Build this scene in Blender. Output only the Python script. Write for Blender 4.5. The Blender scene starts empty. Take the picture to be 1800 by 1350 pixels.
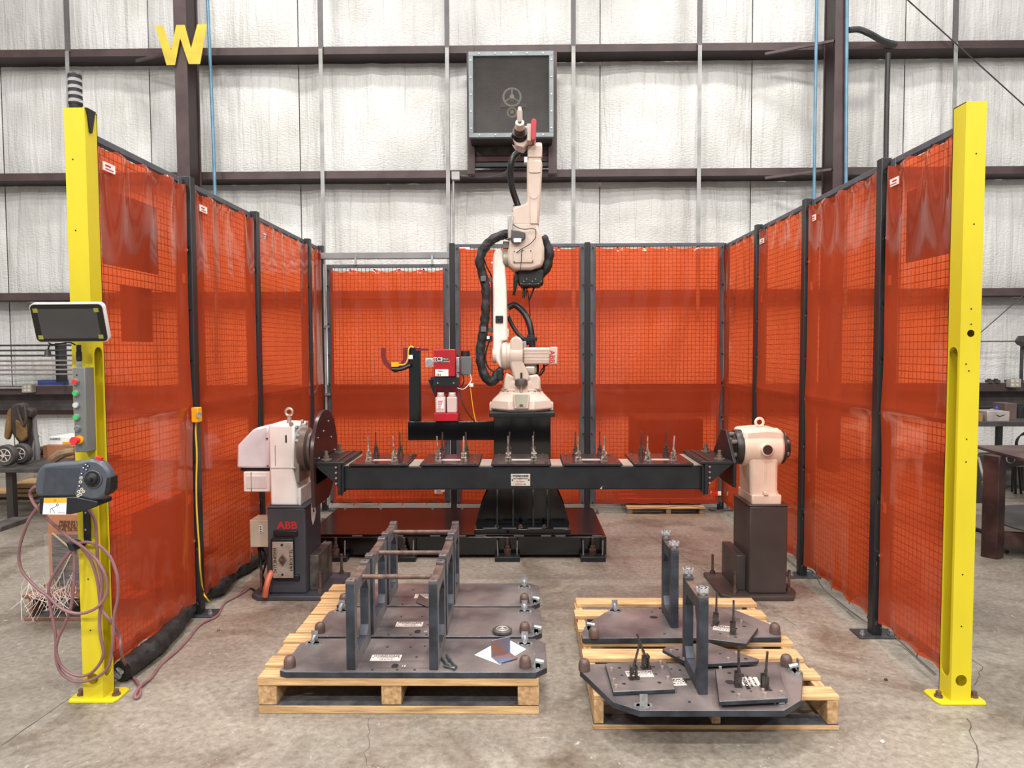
import bpy, bmesh, math, random
from mathutils import Vector, Matrix, noise
random.seed(7)
PI = math.pi
C = bpy.context.scene.collection
S_ = bpy.context.scene

# ------------------------------------------------------------------ camera, world, lights
CAMH = 1.45; FPX = 1270.0
PITCH = math.atan(62/FPX); YAW = math.atan(17/FPX); ROLL = 0.004
fwd = Vector((-math.sin(YAW)*math.cos(PITCH), math.cos(YAW)*math.cos(PITCH), -math.sin(PITCH)))
r0 = Vector((math.cos(YAW), math.sin(YAW), 0)); u0 = r0.cross(fwd)
cr = (r0*math.cos(ROLL) - u0*math.sin(ROLL)).normalized()
cu = (r0*math.sin(ROLL) + u0*math.cos(ROLL)).normalized()
CO = Vector((0, 0, CAMH))
cd = bpy.data.cameras.new('camera'); cam = bpy.data.objects.new('camera', cd); C.objects.link(cam)
cam.matrix_world = Matrix(((cr.x, cu.x, -fwd.x, 0), (cr.y, cu.y, -fwd.y, 0), (cr.z, cu.z, -fwd.z, CAMH), (0, 0, 0, 1)))
cd.sensor_fit = 'HORIZONTAL'; cd.sensor_width = 36; cd.lens = 36*FPX/1800; cd.clip_start = 0.05; cd.clip_end = 100
S_.camera = cam
S_.view_settings.view_transform = 'Standard'; S_.view_settings.look = 'None'
S_.view_settings.gamma = 1; S_.view_settings.use_curve_mapping = False
S_.view_settings.exposure = 0.16

wd = bpy.data.worlds.new('world'); S_.world = wd; wd.use_nodes = True
wd.node_tree.nodes['Background'].inputs[0].default_value = (0.95, 0.97, 1.0, 1)
wd.node_tree.nodes['Background'].inputs[1].default_value = 0.46

def area(loc, sx, sy, power, col=(1, 0.97, 0.93), rot=(0, 0, 0)):
    l = bpy.data.lights.new('ceiling_lamp_light', 'AREA'); l.shape = 'RECTANGLE'; l.size = sx; l.size_y = sy; l.energy = power; l.color = col
    o = bpy.data.objects.new('ceiling_lamp_light', l); o.location = loc; o.rotation_euler = rot; C.objects.link(o); return o
for (x, y, pw_) in ((-5, -5.5, 520), (0, -5.5, 520), (5, -5.5, 520), (-5, -1, 230), (0, -1, 230), (5, -1, 230), (-5.2, 2.4, 170), (0, 4.3, 250), (5.2, 2.4, 170), (-3.4, 6.6, 110), (3.4, 6.6, 110)):
    area((x, y, 7.6), 1.2, 0.35, pw_)

# ------------------------------------------------------------------ pixel helpers (photo pixels -> points in the room)
def ray(x, y): return (fwd*FPX + cr*(x-900) + cu*(675-y)).normalized()
def W(x, y, Y): d = ray(x, y); return CO + d*((Y-CO.y)/d.y)
def F(x, y, z=0.0): d = ray(x, y); return CO + d*((z-CO.z)/d.z)
def SX(x, y, X): d = ray(x, y); return CO + d*((X-CO.x)/d.x)

# ------------------------------------------------------------------ materials
def lin(c):
    return tuple((v/255/12.92 if v/255 <= .04045 else ((v/255+.055)/1.055)**2.4) for v in c) + (1,)
MATS = {}
def mat(name, col, rough=.5, metal=0., col2=None, scale=6., bump=0., bscale=60., stretch=None, spec=.5, lo=.35, hi=.65, coat=0.):
    if name in MATS: return MATS[name]
    m = bpy.data.materials.new(name); m.use_nodes = True; nt = m.node_tree; N = nt.nodes; L = nt.links
    b = N['Principled BSDF']; b.inputs['Base Color'].default_value = lin(col); b.inputs['Roughness'].default_value = rough
    b.inputs['Metallic'].default_value = metal; b.inputs['Specular IOR Level'].default_value = spec
    if coat: b.inputs['Coat Weight'].default_value = coat; b.inputs['Coat Roughness'].default_value = .08
    tc = N.new('ShaderNodeTexCoord'); src = tc.outputs['Object']
    if stretch:
        mp = N.new('ShaderNodeMapping'); mp.inputs['Scale'].default_value = stretch; L.new(src, mp.inputs[0]); src = mp.outputs[0]
    n = N.new('ShaderNodeTexNoise'); n.inputs['Scale'].default_value = scale; n.inputs['Detail'].default_value = 6; L.new(src, n.inputs[0])
    rp = N.new('ShaderNodeValToRGB'); rp.color_ramp.elements[0].position = lo; rp.color_ramp.elements[1].position = hi
    c2 = col2 or tuple(v*.9 for v in col)
    rp.color_ramp.elements[0].color = lin(c2); rp.color_ramp.elements[1].color = lin(col)
    L.new(n.outputs[0], rp.inputs[0]); L.new(rp.outputs[0], b.inputs['Base Color'])
    if bump:
        n2 = N.new('ShaderNodeTexNoise'); n2.inputs['Scale'].default_value = bscale; n2.inputs['Detail'].default_value = 4; L.new(src, n2.inputs[0])
        bp = N.new('ShaderNodeBump'); bp.inputs['Strength'].default_value = bump; bp.inputs['Distance'].default_value = .01
        L.new(n2.outputs[0], bp.inputs['Height']); L.new(bp.outputs[0], b.inputs['Normal'])
    MATS[name] = m; return m

YEL = mat('yellow_paint', (216, 198, 36), .4, 0, (198, 180, 30), 3, .1, 30, (1, 1, .3))
POST = mat('charcoal_powder_coat', (58, 58, 62), .45, 0, (46, 46, 49), 8)
POSTD = mat('black_tube', (34, 32, 34), .4)
BLK = mat('black_gloss_paint', (11, 11, 13), .16, 0, (8, 8, 9), 5, 0, coat=.3)
BLKM = mat('black_satin_steel', (34, 36, 40), .38, .2, (24, 25, 28), 9, .05)
PLATE = mat('mill_scale_steel', (134, 123, 120), .34, .3, (84, 78, 79), 4, .08, 40)
PLATD = mat('dark_plate_edge', (66, 71, 80), .5, .3, (42, 45, 51), 12, .1)
PLATR = mat('worn_plate_top', (110, 96, 94), .5, .3, (84, 74, 72), 9, .1)
MAROON = mat('maroon_primer', (84, 66, 64), .5, 0, (66, 50, 49), 4)
MAROOND = mat('maroon_dark_and_shaded', (48, 24, 24), .5, 0, (36, 18, 18), 4)  # darker copy of the maroon, paints shade on girt undersides and column sides
GALV = mat('galvanised_steel', (176, 178, 176), .4, .3, (150, 152, 150), 6)
STRAP = mat('strap_steel', (168, 168, 164), .45, .2, (140, 140, 136), 5)
CREAM = mat('cream_robot_paint', (208, 190, 176), .38, 0, (196, 176, 161), 4)
WHITE = mat('white_cover_paint', (246, 244, 240), .38, 0, (226, 220, 214), 4)
GRAPH = mat('graphite_grey_paint', (66, 68, 76), .42, 0, (56, 57, 63), 5)
BROWNG = mat('brown_grey_paint', (72, 64, 62), .4, 0, (62, 54, 52), 4)
RED = mat('red_enamel', (176, 22, 34), .35)
RUBBER = mat('black_rubber', (24, 23, 24), .55, 0, (16, 16, 16), 20)
CLOTH = mat('black_sleeve_cloth', (38, 38, 38), .6, 0, (18, 18, 18), 14, .6, 25)
ZINC = mat('zinc_plated', (196, 200, 202), .3, .75, (150, 154, 158), 30)
BRONZE = mat('brown_bumper', (112, 90, 82), .5, .2, (88, 70, 64), 20, .1)
RUST = mat('rusty_steel', (122, 96, 84), .6, .4, (80, 64, 60), 25, .2)
SILVER = mat('nameplate_silver', (206, 198, 190), .35, .3, (184, 176, 168), 20)
INK = mat('print_black', (24, 24, 24), .6)
INKR = mat('print_red', (206, 40, 34), .5)
WHT = mat('print_white', (240, 238, 234), .5)
PAPER = mat('white_paper', (238, 238, 238), .8)
WOOD = mat('pallet_wood', (218, 180, 130), .75, 0, (160, 122, 82), 5, .3, 30, (1, 12, 12), lo=.3, hi=.7)
WOODY = mat('pallet_wood_along', (206, 168, 122), .75, 0, (150, 114, 78), 5, .3, 30, (12, 1, 12), lo=.3, hi=.7)
WOODD = mat('pallet_wood_grey', (150, 128, 104), .8, 0, (96, 84, 74), 6, .3, 30, (1, 10, 10))
WOODR = mat('pallet_wood_red', (150, 104, 82), .8, 0, (108, 72, 58), 6, .3, 30, (1, 10, 10))
CARD = mat('brown_cardboard', (168, 116, 84), .8, 0, (150, 100, 70), 5)
FILMD = mat('dark_wrapped_goods', (92, 82, 78), .35, 0, (50, 44, 44), 7, .8, 30, (1, 1, 5), lo=.4, hi=.6)
MAUVE = mat('mauve_cable', (142, 98, 102), .5, 0, (120, 84, 88), 12)
ORANGE = mat('orange_conduit', (198, 104, 72), .5)
YCORD = mat('yellow_cord', (226, 190, 60), .5)
YORG = mat('orange_yellow_plastic', (240, 176, 30), .45)
SCRN = mat('screen_glass_off', (62, 62, 64), .25)
BEZEL = mat('black_bezel', (10, 10, 11), .3)
GREYP = mat('grey_enclosure', (112, 114, 112), .45)
PEND = mat('pendant_grey_plastic', (78, 83, 92), .36, 0, (68, 73, 81), 5)
PENDD = mat('pendant_screen', (62, 66, 74), .3, 0, (54, 58, 66), 30)
GREEN = mat('green_button', (60, 190, 96), .35)
REDB = mat('red_button', (208, 46, 52), .35)
CLEARB = mat('white_button', (200, 208, 214), .3)
BLUEC = mat('blue_steel_conduit', (110, 150, 176), .4, .2, (90, 128, 152), 6)
BEIGE = mat('beige_box', (196, 186, 166), .5)
TAN = mat('tan_leather', (130, 96, 52), .75, 0, (90, 66, 36), 8, .4)
LEATH = mat('dark_leather', (62, 50, 40), .7, 0, (44, 36, 30), 8, .4)
TABLE = mat('rusty_brown_table', (96, 76, 70), .5, .2, (64, 44, 42), 6, .1)
DKRED = mat('dark_red_steel', (88, 60, 54), .5, .2, (54, 34, 34), 7, .2)
STEELD = mat('dark_bench_steel', (84, 80, 78), .5, .3, (56, 52, 52), 8, .1)
PINK = mat('machined_steel', (196, 176, 166), .3, .5)
BLUEM = mat('heat_blued_steel', (110, 126, 158), .35, .4, (150, 110, 92), 10, .1, lo=.42, hi=.56)
BLADE = mat('blue_bar', (66, 82, 150), .4)
SLATE = mat('grey_sheet', (120, 116, 116), .5, 0, (100, 96, 96), 3)

def mat_clear(name, col, rough=.05, alpha=.5):
    m = bpy.data.materials.new(name); m.use_nodes = True; nt = m.node_tree; N = nt.nodes; L = nt.links
    b = N['Principled BSDF']; b.inputs['Base Color'].default_value = lin(col); b.inputs['Roughness'].default_value = rough
    t = N.new('ShaderNodeBsdfTransparent'); mx = N.new('ShaderNodeMixShader'); mx.inputs[0].default_value = alpha
    L.new(t.outputs[0], mx.inputs[1]); L.new(b.outputs[0], mx.inputs[2]); L.new(mx.outputs[0], N['Material Output'].inputs[0])
    return m
LENS = mat_clear('clear_lens', (235, 235, 238), .1, .45)
JUG = mat_clear('frosted_plastic', (222, 196, 190), .3, .82)
FILM = mat_clear('stretch_film', (225, 220, 214), .15, .10)

def mat_curtain():
    m = bpy.data.materials.new('orange_weld_vinyl'); m.use_nodes = True; nt = m.node_tree; N = nt.nodes; L = nt.links
    N.remove(N['Principled BSDF']); out = N['Material Output']
    tc = N.new('ShaderNodeTexCoord')
    n = N.new('ShaderNodeTexNoise'); n.inputs['Scale'].default_value = 3; n.inputs['Detail'].default_value = 2; L.new(tc.outputs['Object'], n.inputs[0])
    bp = N.new('ShaderNodeBump'); bp.inputs['Strength'].default_value = .15; bp.inputs['Distance'].default_value = .02; L.new(n.outputs[0], bp.inputs['Height'])
    tr = N.new('ShaderNodeBsdfTransparent'); tr.inputs[0].default_value = (1.0, .19, .06, 1)
    df = N.new('ShaderNodeBsdfDiffuse'); df.inputs[0].default_value = (1.0, .13, .05, 1)
    tl = N.new('ShaderNodeBsdfTranslucent'); tl.inputs[0].default_value = (1.0, .14, .045, 1)
    m1 = N.new('ShaderNodeMixShader'); m1.inputs[0].default_value = .5; L.new(df.outputs[0], m1.inputs[1]); L.new(tl.outputs[0], m1.inputs[2])
    m2 = N.new('ShaderNodeMixShader'); m2.inputs[0].default_value = .40; L.new(tr.outputs[0], m2.inputs[1]); L.new(m1.outputs[0], m2.inputs[2])
    gl = N.new('ShaderNodeBsdfGlossy'); gl.inputs['Roughness'].default_value = .10; L.new(bp.outputs[0], gl.inputs['Normal'])
    fr = N.new('ShaderNodeFresnel'); fr.inputs[0].default_value = 1.45; L.new(bp.outputs[0], fr.inputs['Normal'])
    m3 = N.new('ShaderNodeMixShader'); L.new(fr.outputs[0], m3.inputs[0]); L.new(m2.outputs[0], m3.inputs[1]); L.new(gl.outputs[0], m3.inputs[2])
    L.new(m3.outputs[0], out.inputs[0]); return m
VINYL = mat_curtain()

def mat_floor():
    m = bpy.data.materials.new('worn_concrete'); m.use_nodes = True; nt = m.node_tree; N = nt.nodes; L = nt.links
    b = N['Principled BSDF']; tc = N.new('ShaderNodeTexCoord'); src = tc.outputs['Object']
    def nz(scale, det=6, dist=0, rough=.55):
        n = N.new('ShaderNodeTexNoise'); n.inputs['Scale'].default_value = scale; n.inputs['Detail'].default_value = det
        n.inputs['Distortion'].default_value = dist; n.inputs['Roughness'].default_value = rough; L.new(src, n.inputs[0]); return n.outputs[0]
    def ramp(s, stops):
        r = N.new('ShaderNodeValToRGB'); e = r.color_ramp.elements
        while len(e) < len(stops): e.new(.5)
        for i, (p, c) in enumerate(stops): e[i].position = p; e[i].color = lin(c)
        L.new(s, r.inputs[0]); return r.outputs[0]
    def mix(f, a, c, mode='MIX'):
        x = N.new('ShaderNodeMix'); x.data_type = 'RGBA'; x.blend_type = mode
        if isinstance(f, float): x.inputs[0].default_value = f
        else: L.new(f, x.inputs[0])
        for k, v in ((6, a), (7, c)):
            if isinstance(v, tuple): x.inputs[k].default_value = lin(v)
            else: L.new(v, x.inputs[k])
        return x.outputs[2]
    base = ramp(nz(.9, 8, .6), [(.3, (132, 122, 112)), (.5, (154, 145, 133)), (.72, (174, 166, 152))])
    fine = ramp(nz(34, 8, .4, .7), [(.3, (188, 186, 184)), (.7, (255, 255, 255))])
    c1 = mix(1.0, base, fine, 'MULTIPLY')
    st = ramp(nz(1.7, 5, 1.2), [(.5, (255, 255, 255)), (.72, (178, 164, 150))])
    c2 = mix(1.0, c1, st, 'MULTIPLY')
    # pale scratches
    sc = ramp(nz(9, 10, 3.2, .8), [(.60, (0, 0, 0)), (.65, (200, 200, 200))])
    rgb = N.new('ShaderNodeRGBToBW'); L.new(sc, rgb.inputs[0])
    c3 = mix(rgb.outputs[0], c2, (206, 200, 190))
    L.new(c3, b.inputs['Base Color'])
    rr = N.new('ShaderNodeMapRange'); rr.inputs[3].default_value = .28; rr.inputs[4].default_value = .6; L.new(nz(2.2), rr.inputs[0]); L.new(rr.outputs[0], b.inputs['Roughness'])
    bp = N.new('ShaderNodeBump'); bp.inputs['Strength'].default_value = .25; bp.inputs['Distance'].default_value = .006; L.new(nz(46, 8), bp.inputs['Height']); L.new(bp.outputs[0], b.inputs['Normal'])
    b.inputs['Specular IOR Level'].default_value = .35
    return m
def mat_quilt():
    m = bpy.data.materials.new('white_vinyl_insulation'); m.use_nodes = True; nt = m.node_tree; N = nt.nodes; L = nt.links
    b = N['Principled BSDF']; b.inputs['Roughness'].default_value = .38
    tc = N.new('ShaderNodeTexCoord')
    n = N.new('ShaderNodeTexNoise'); n.inputs['Scale'].default_value = 1.6; L.new(tc.outputs['Object'], n.inputs[0])
    r = N.new('ShaderNodeValToRGB'); r.color_ramp.elements[0].position = .3; r.color_ramp.elements[0].color = lin((204, 202, 196)); r.color_ramp.elements[1].position = .7; r.color_ramp.elements[1].color = lin((230, 229, 225))
    L.new(n.outputs[0], r.inputs[0]); L.new(r.outputs[0], b.inputs['Base Color'])
    mp = N.new('ShaderNodeMapping'); mp.inputs['Scale'].default_value = (5, 1, .45); L.new(tc.outputs['Object'], mp.inputs[0])
    w = N.new('ShaderNodeTexNoise'); w.inputs['Scale'].default_value = 2.2; w.inputs['Detail'].default_value = 3; w.inputs['Distortion'].default_value = .5; L.new(mp.outputs[0], w.inputs[0])
    mp2 = N.new('ShaderNodeMapping'); mp2.inputs['Scale'].default_value = (1, 1, 2.2); L.new(tc.outputs['Object'], mp2.inputs[0])
    f = N.new('ShaderNodeTexNoise'); f.inputs['Scale'].default_value = 26; f.inputs['Detail'].default_value = 2; L.new(mp2.outputs[0], f.inputs[0])
    b1 = N.new('ShaderNodeBump'); b1.inputs['Strength'].default_value = .7; b1.inputs['Distance'].default_value = .05; L.new(w.outputs[0], b1.inputs['Height'])
    b2 = N.new('ShaderNodeBump'); b2.inputs['Strength'].default_value = .4; b2.inputs['Distance'].default_value = .02; L.new(f.outputs[0], b2.inputs['Height']); L.new(b1.outputs[0], b2.inputs['Normal'])
    L.new(b2.outputs[0], b.inputs['Normal']); return m
FLOOR = mat_floor(); QUILT = mat_quilt()

# ------------------------------------------------------------------ mesh builder
ORG = {}
class MB:
    def __init__(s): s.v = []; s.f = []; s.mi = []; s.M = Matrix.Identity(4); s.cur = 0
    def _add(s, vs, fs):
        o = len(s.v); s.v += [s.M @ Vector(p) for p in vs]; s.f += [[i+o for i in f] for f in fs]; s.mi += [s.cur]*len(fs); return s
    def box(s, x0, x1, y0, y1, z0, z1):
        if x0 > x1: x0, x1 = x1, x0
        if y0 > y1: y0, y1 = y1, y0
        if z0 > z1: z0, z1 = z1, z0
        return s._add([(x0, y0, z0), (x1, y0, z0), (x1, y1, z0), (x0, y1, z0), (x0, y0, z1), (x1, y0, z1), (x1, y1, z1), (x0, y1, z1)],
                      [(0, 3, 2, 1), (4, 5, 6, 7), (0, 1, 5, 4), (1, 2, 6, 5), (2, 3, 7, 6), (3, 0, 4, 7)])
    def prism(s, poly, axis, a, b, side=None):
        # poly: list of 2D points; axis 'x': (y,z); 'y': (x,z); 'z': (x,y)
        n = len(poly)
        def p3(p, t): return {'x': (t, p[0], p[1]), 'y': (p[0], t, p[1]), 'z': (p[0], p[1], t)}[axis]
        vs = [p3(p, a) for p in poly] + [p3(p, b) for p in poly]
        fs = [list(range(n))[::-1], list(range(n, 2*n))] + [(i, (i+1) % n, (i+1) % n+n, i+n) for i in range(n)]
        s._add(vs, fs)
        if side is not None: s.mi[-n:] = [side]*n
        return s
    def cyl(s, p0, p1, r, r2=None, seg=16, caps=True):
        p0 = Vector(p0); p1 = Vector(p1); r2 = r if r2 is None else r2; d = (p1-p0)
        if d.length < 1e-6: return s
        d.normalize(); a = d.orthogonal().normalized(); b = d.cross(a)
        vs = [p0+(a*math.cos(2*PI*i/seg)+b*math.sin(2*PI*i/seg))*r for i in range(seg)] + [p1+(a*math.cos(2*PI*i/seg)+b*math.sin(2*PI*i/seg))*r2 for i in range(seg)]
        fs = [(i, (i+1) % seg, (i+1) % seg+seg, i+seg) for i in range(seg)]
        if caps: fs += [list(range(seg))[::-1], list(range(seg, 2*seg))]
        return s._add(vs, fs)
    def lathe(s, prof, o=(0, 0, 0), axis='z', seg=24):
        o = Vector(o); vs = []; fs = []; n = len(prof)
        for (r, t) in prof:
            for i in range(seg):
                c, q = r*math.cos(2*PI*i/seg), r*math.sin(2*PI*i/seg)
                p = {'z': (c, q, t), 'x': (t, c, q), 'y': (q, t, c)}[axis]; vs.append(o+Vector(p))
        for k in range(n-1):
            for i in range(seg):
                j = (i+1) % seg; fs.append((k*seg+i, k*seg+j, (k+1)*seg+j, (k+1)*seg+i))
        fs.append(list(range(seg))[::-1]); fs.append([(n-1)*seg+i for i in range(seg)])
        return s._add(vs, fs)
    def tube(s, pts, r, seg=8, sm=4, rf=None):
        P = [Vector(p) for p in pts]; Q = []
        if sm > 1 and len(P) > 2:
            for i in range(len(P)-1):
                a = P[max(i-1, 0)]; b = P[i]; c = P[i+1]; d = P[min(i+2, len(P)-1)]
                for k in range(sm):
                    t = k/sm; Q.append(.5*((2*b)+(c-a)*t+(2*a-5*b+4*c-d)*t*t+(3*b-a-3*c+d)*t**3))
            Q.append(P[-1])
        else: Q = P
        vs = []; fs = []; up = None; L = 0
        for i, q in enumerate(Q):
            t = (Q[min(i+1, len(Q)-1)]-Q[max(i-1, 0)]).normalized()
            if up is None: up = t.orthogonal().normalized()
            else: up = (up - t*up.dot(t)).normalized()
            w = t.cross(up)
            if i: L += (Q[i]-Q[i-1]).length
            rr = rf(L) if rf else r
            for k in range(seg):
                e = rr*(1+(noise.noise(Vector((L*26, k*1.1, 3)))*.22 if rf else 0))
                vs.append(q+(up*math.cos(2*PI*k/seg)+w*math.sin(2*PI*k/seg))*e)
        n = len(Q)
        for i in range(n-1):
            for k in range(seg): j = (k+1) % seg; fs.append((i*seg+k, i*seg+j, (i+1)*seg+j, (i+1)*seg+k))
        fs.append(list(range(seg))[::-1]); fs.append([(n-1)*seg+k for k in range(seg)])
        return s._add(vs, fs)
    def ring(s, o, axis, R, r, seg=20, rs=8):
        o = Vector(o); vs = []; fs = []
        for i in range(seg):
            a = 2*PI*i/seg
            for k in range(rs):
                b = 2*PI*k/rs; q = (R+r*math.cos(b)); t = r*math.sin(b); c, z = q*math.cos(a), q*math.sin(a)
                vs.append(o+Vector({'x': (t, c, z), 'y': (c, t, z), 'z': (c, z, t)}[axis]))
        for i in range(seg):
            for k in range(rs):
                i2 = (i+1) % seg; k2 = (k+1) % rs; fs.append((i*rs+k, i2*rs+k, i2*rs+k2, i*rs+k2))
        return s._add(vs, fs)
    def bolt(s, p, axis='z', r=.006, h=.01, d=1):
        p = Vector(p); a = {'x': Vector((1, 0, 0)), 'y': Vector((0, 1, 0)), 'z': Vector((0, 0, 1))}[axis]*d
        s.cyl(p, p+a*h*.3, r*1.5, seg=12); s.cyl(p+a*h*.3, p+a*h, r, seg=6); return s
    def build(s, name, mats, parent=None, bev=0., org=None, label=None):
        if not isinstance(mats, (list, tuple)): mats = [mats]
        if parent is not None: o = ORG.get(parent.name, Vector((0, 0, 0)))
        elif org is not None: o = Vector(org)
        else:
            lo = [min(v[i] for v in s.v) for i in range(3)]; hi = [max(v[i] for v in s.v) for i in range(3)]
            o = Vector(((lo[0]+hi[0])/2, (lo[1]+hi[1])/2, lo[2]))
        me = bpy.data.meshes.new(name); me.from_pydata([v-o for v in s.v], [], s.f)
        for m in mats: me.materials.append(m)
        if len(mats) > 1: me.polygons.foreach_set('material_index', s.mi)
        me.validate(); me.update()
        bm = bmesh.new(); bm.from_mesh(me); bmesh.ops.recalc_face_normals(bm, faces=bm.faces); bm.to_mesh(me); bm.free()
        me.shade_smooth(); me.set_sharp_from_angle(angle=.6)
        ob = bpy.data.objects.new(name, me); C.objects.link(ob)
        if parent is not None: ob.parent = parent; ORG[ob.name] = o
        else: ob.location = o; ORG[ob.name] = o
        if bev:
            md = ob.modifiers.new('bevel', 'BEVEL'); md.width = bev; md.segments = 2; md.limit_method = 'ANGLE'; md.angle_limit = .7; md.use_clamp_overlap = True
            me.shade_smooth()
        if label: ob['label'] = label
        return ob

def tag(o, label, cat, group=None):
    o['label'] = label; o['category'] = cat
    if group: o['group'] = group
    return o
def thing(name, loc, label, cat, group=None, rz=0):
    o = bpy.data.objects.new(name, None); C.objects.link(o); o.location = loc; o.rotation_euler = (0, 0, rz); o.empty_display_size = .1
    ORG[o.name] = Vector(loc) if rz == 0 else Vector((0, 0, 0))
    tag(o, label, cat, group); return o
def struct(o): o['kind'] = 'structure'; return o
def copy_tree(o, parent=None):
    c = o.copy(); C.objects.link(c); c.parent = parent
    for ch in list(o.children): copy_tree(ch, c)
    return c
FONTC = {}
def text(txt, size, p, mt, parent, axis='y-', rot=0, name='lettering', depth=.0006, bold=0., sx=1.):
    cu_ = bpy.data.curves.new('t', 'FONT'); cu_.body = txt; cu_.size = size; cu_.extrude = depth; cu_.align_x = 'CENTER'; cu_.align_y = 'CENTER'; cu_.offset = bold*size; cu_.resolution_u = 2
    t = bpy.data.objects.new('t', cu_); C.objects.link(t); dg = bpy.context.evaluated_depsgraph_get(); dg.update()
    me = bpy.data.meshes.new_from_object(t.evaluated_get(dg)); bpy.data.objects.remove(t); bpy.data.curves.remove(cu_)
    B = {'y-': Matrix.Rotation(PI/2, 4, 'X'), 'z': Matrix.Identity(4), 'x+': Matrix.Rotation(PI/2, 4, 'Z') @ Matrix.Rotation(PI/2, 4, 'X')}[axis]
    M = Matrix.Translation(Vector(p)-ORG.get(parent.name, Vector((0, 0, 0)))) @ B @ Matrix.Rotation(rot, 4, 'Z') @ Matrix.Diagonal((sx, 1, 1, 1))
    me.transform(M); me.name = name; me.materials.clear(); me.materials.append(mt)
    ob = bpy.data.objects.new(name, me); C.objects.link(ob); ob.parent = parent; return ob

# ================================================================== SETTING
b = MB(); n = 60
fl = MB()._add([(-12, -9, 0), (12, -9, 0), (12, 9.4, 0), (-12, 9.4, 0)], [(0, 1, 2, 3)]).build('floor', FLOOR, org=(0, 0, 0)); struct(fl)
CRACK = mat('crack_dark', (84, 76, 70), .9); JOINT = mat('floor_joint', (100, 92, 86), .9); STAIN = mat('floor_stain', (96, 88, 84), .8, 0, (70, 64, 62), 5)
def crack(pxs, w, jit=.012):
    P = [F(x, y, .0) for x, y in pxs]; Q = []
    for i in range(len(P)-1):
        k = max(2, int((P[i+1]-P[i]).length/.035))
        for j in range(k): Q.append(P[i].lerp(P[i+1], j/k)+Vector((random.uniform(-jit, jit), random.uniform(-jit, jit)*.6, 0)))
    Q.append(P[-1]); m = MB(); vs = []; fs = []
    for i, q in enumerate(Q):
        t = (Q[min(i+1, len(Q)-1)]-Q[max(i-1, 0)]).normalized(); s = Vector((-t.y, t.x, 0))*w*random.uniform(.3, 1)
        vs += [q-s+Vector((0, 0, .0012)), q+s+Vector((0, 0, .0012))]
        if i: fs.append((2*i-2, 2*i-1, 2*i+1, 2*i))
    m._add(vs, fs).build('crack', CRACK, fl)
crack([(1700, 1262), (1722, 1320), (1716, 1350)], .003); crack([(1700, 1150), (1728, 1172), (1712, 1205)], .002)
crack([(1706, 1212), (1715, 1240)], .0015); crack([(0, 1312), (70, 1265), (140, 1215)], .0025, .004)
crack([(1110, 920), (1250, 1010), (1400, 1100)], .0018, .006); crack([(640, 1345), (650, 1260)], .0012)
crack([(1560, 1100), (1700, 1135), (1790, 1155)], .0012, .004)

wb = MB().box(-12, 12, 9.16, 9.3, 0, 7.2).build('wall_back', mat('wall_sheet', (200, 198, 194), .6), org=(0, 9.2, 0)); struct(wb)
YG = 8.8; YW = 9.1
ZG = [W(900, 92, YG).z, W(900, 311, YG).z, W(900, 523, YG).z, W(900, 690, YG).z]
xs0 = W(270, 400, YW).x; SP = W(530, 400, YW).x-xs0
rows = [(0.05, ZG[3]), (ZG[3], ZG[2]), (ZG[2], ZG[1]), (ZG[1], ZG[0]), (ZG[0], 7.1)]
for k in range(-4, 9):
    xa = xs0+k*SP; xb = xa+SP
    if xa < -12 or xb > 12: continue
    for ri, (za, zb) in enumerate(rows):
        nx, nz = 34, 18; vs = []; fs = []; sd = k*7.3+ri*3.1; h = zb-za
        for i in range(nx+1):
            for j in range(nz+1):
                u = i/nx; v = j/nz; z = za+h*v
                bulge = .055*(1-(2*u-1)**4)*(1-(2*v-1)**4)**.6
                pl = .018*noise.noise(Vector((u*9+sd, v*.8, sd)))+.010*noise.noise(Vector((u*22+v*1.2+sd, v*.6, 5)))+.012*noise.noise(Vector((u*3, v*3+sd, 9)))
                edge = min(1, (1-abs(2*u-1))*12)
                vs.append((xa+.006+(SP-.012)*u, YW-bulge-pl*edge, z))
        for i in range(nx):
            for j in range(nz):
                a = i*(nz+1)+j; fs.append((a, a+nz+1, a+nz+2, a+1))
        MB()._add(vs, fs).build('insulation_panel', QUILT, wb)
for zi, z in enumerate(ZG):
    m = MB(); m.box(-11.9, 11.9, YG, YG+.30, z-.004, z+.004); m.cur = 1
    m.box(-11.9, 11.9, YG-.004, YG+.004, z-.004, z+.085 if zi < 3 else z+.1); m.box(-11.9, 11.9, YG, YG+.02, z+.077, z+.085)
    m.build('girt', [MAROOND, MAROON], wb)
rail = MB().box(-11.9, 11.9, 8.98, 9.04, W(900, 722, 8.86).z, ZG[3]-.01).build('wall_rail_panel', mat('grey_brown_panel', (92, 84, 82), .6, 0, (70, 62, 62), 7, .1), wb)
MB().box(-11.9, 11.9, 8.93, 8.98, W(900, 728, 8.8).z, W(900, 721, 8.8).z).build('rail_lip', MAROOND, wb)
# sag straps
for px in (123, 566, 787, 1008, 1229, 1676):
    x = W(px, 250, 8.77).x
    MB().box(x-.023, x+.023, 8.765, 8.772, ZG[2]-.3, ZG[0]+.05).build('strap', STRAP, wb)
    MB().box(x-.028, x+.028, 8.775, 8.80, ZG[0]+.05, 7.1).build('upper_strap', mat('strap_dark', (104, 100, 100), .5), wb)
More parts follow.
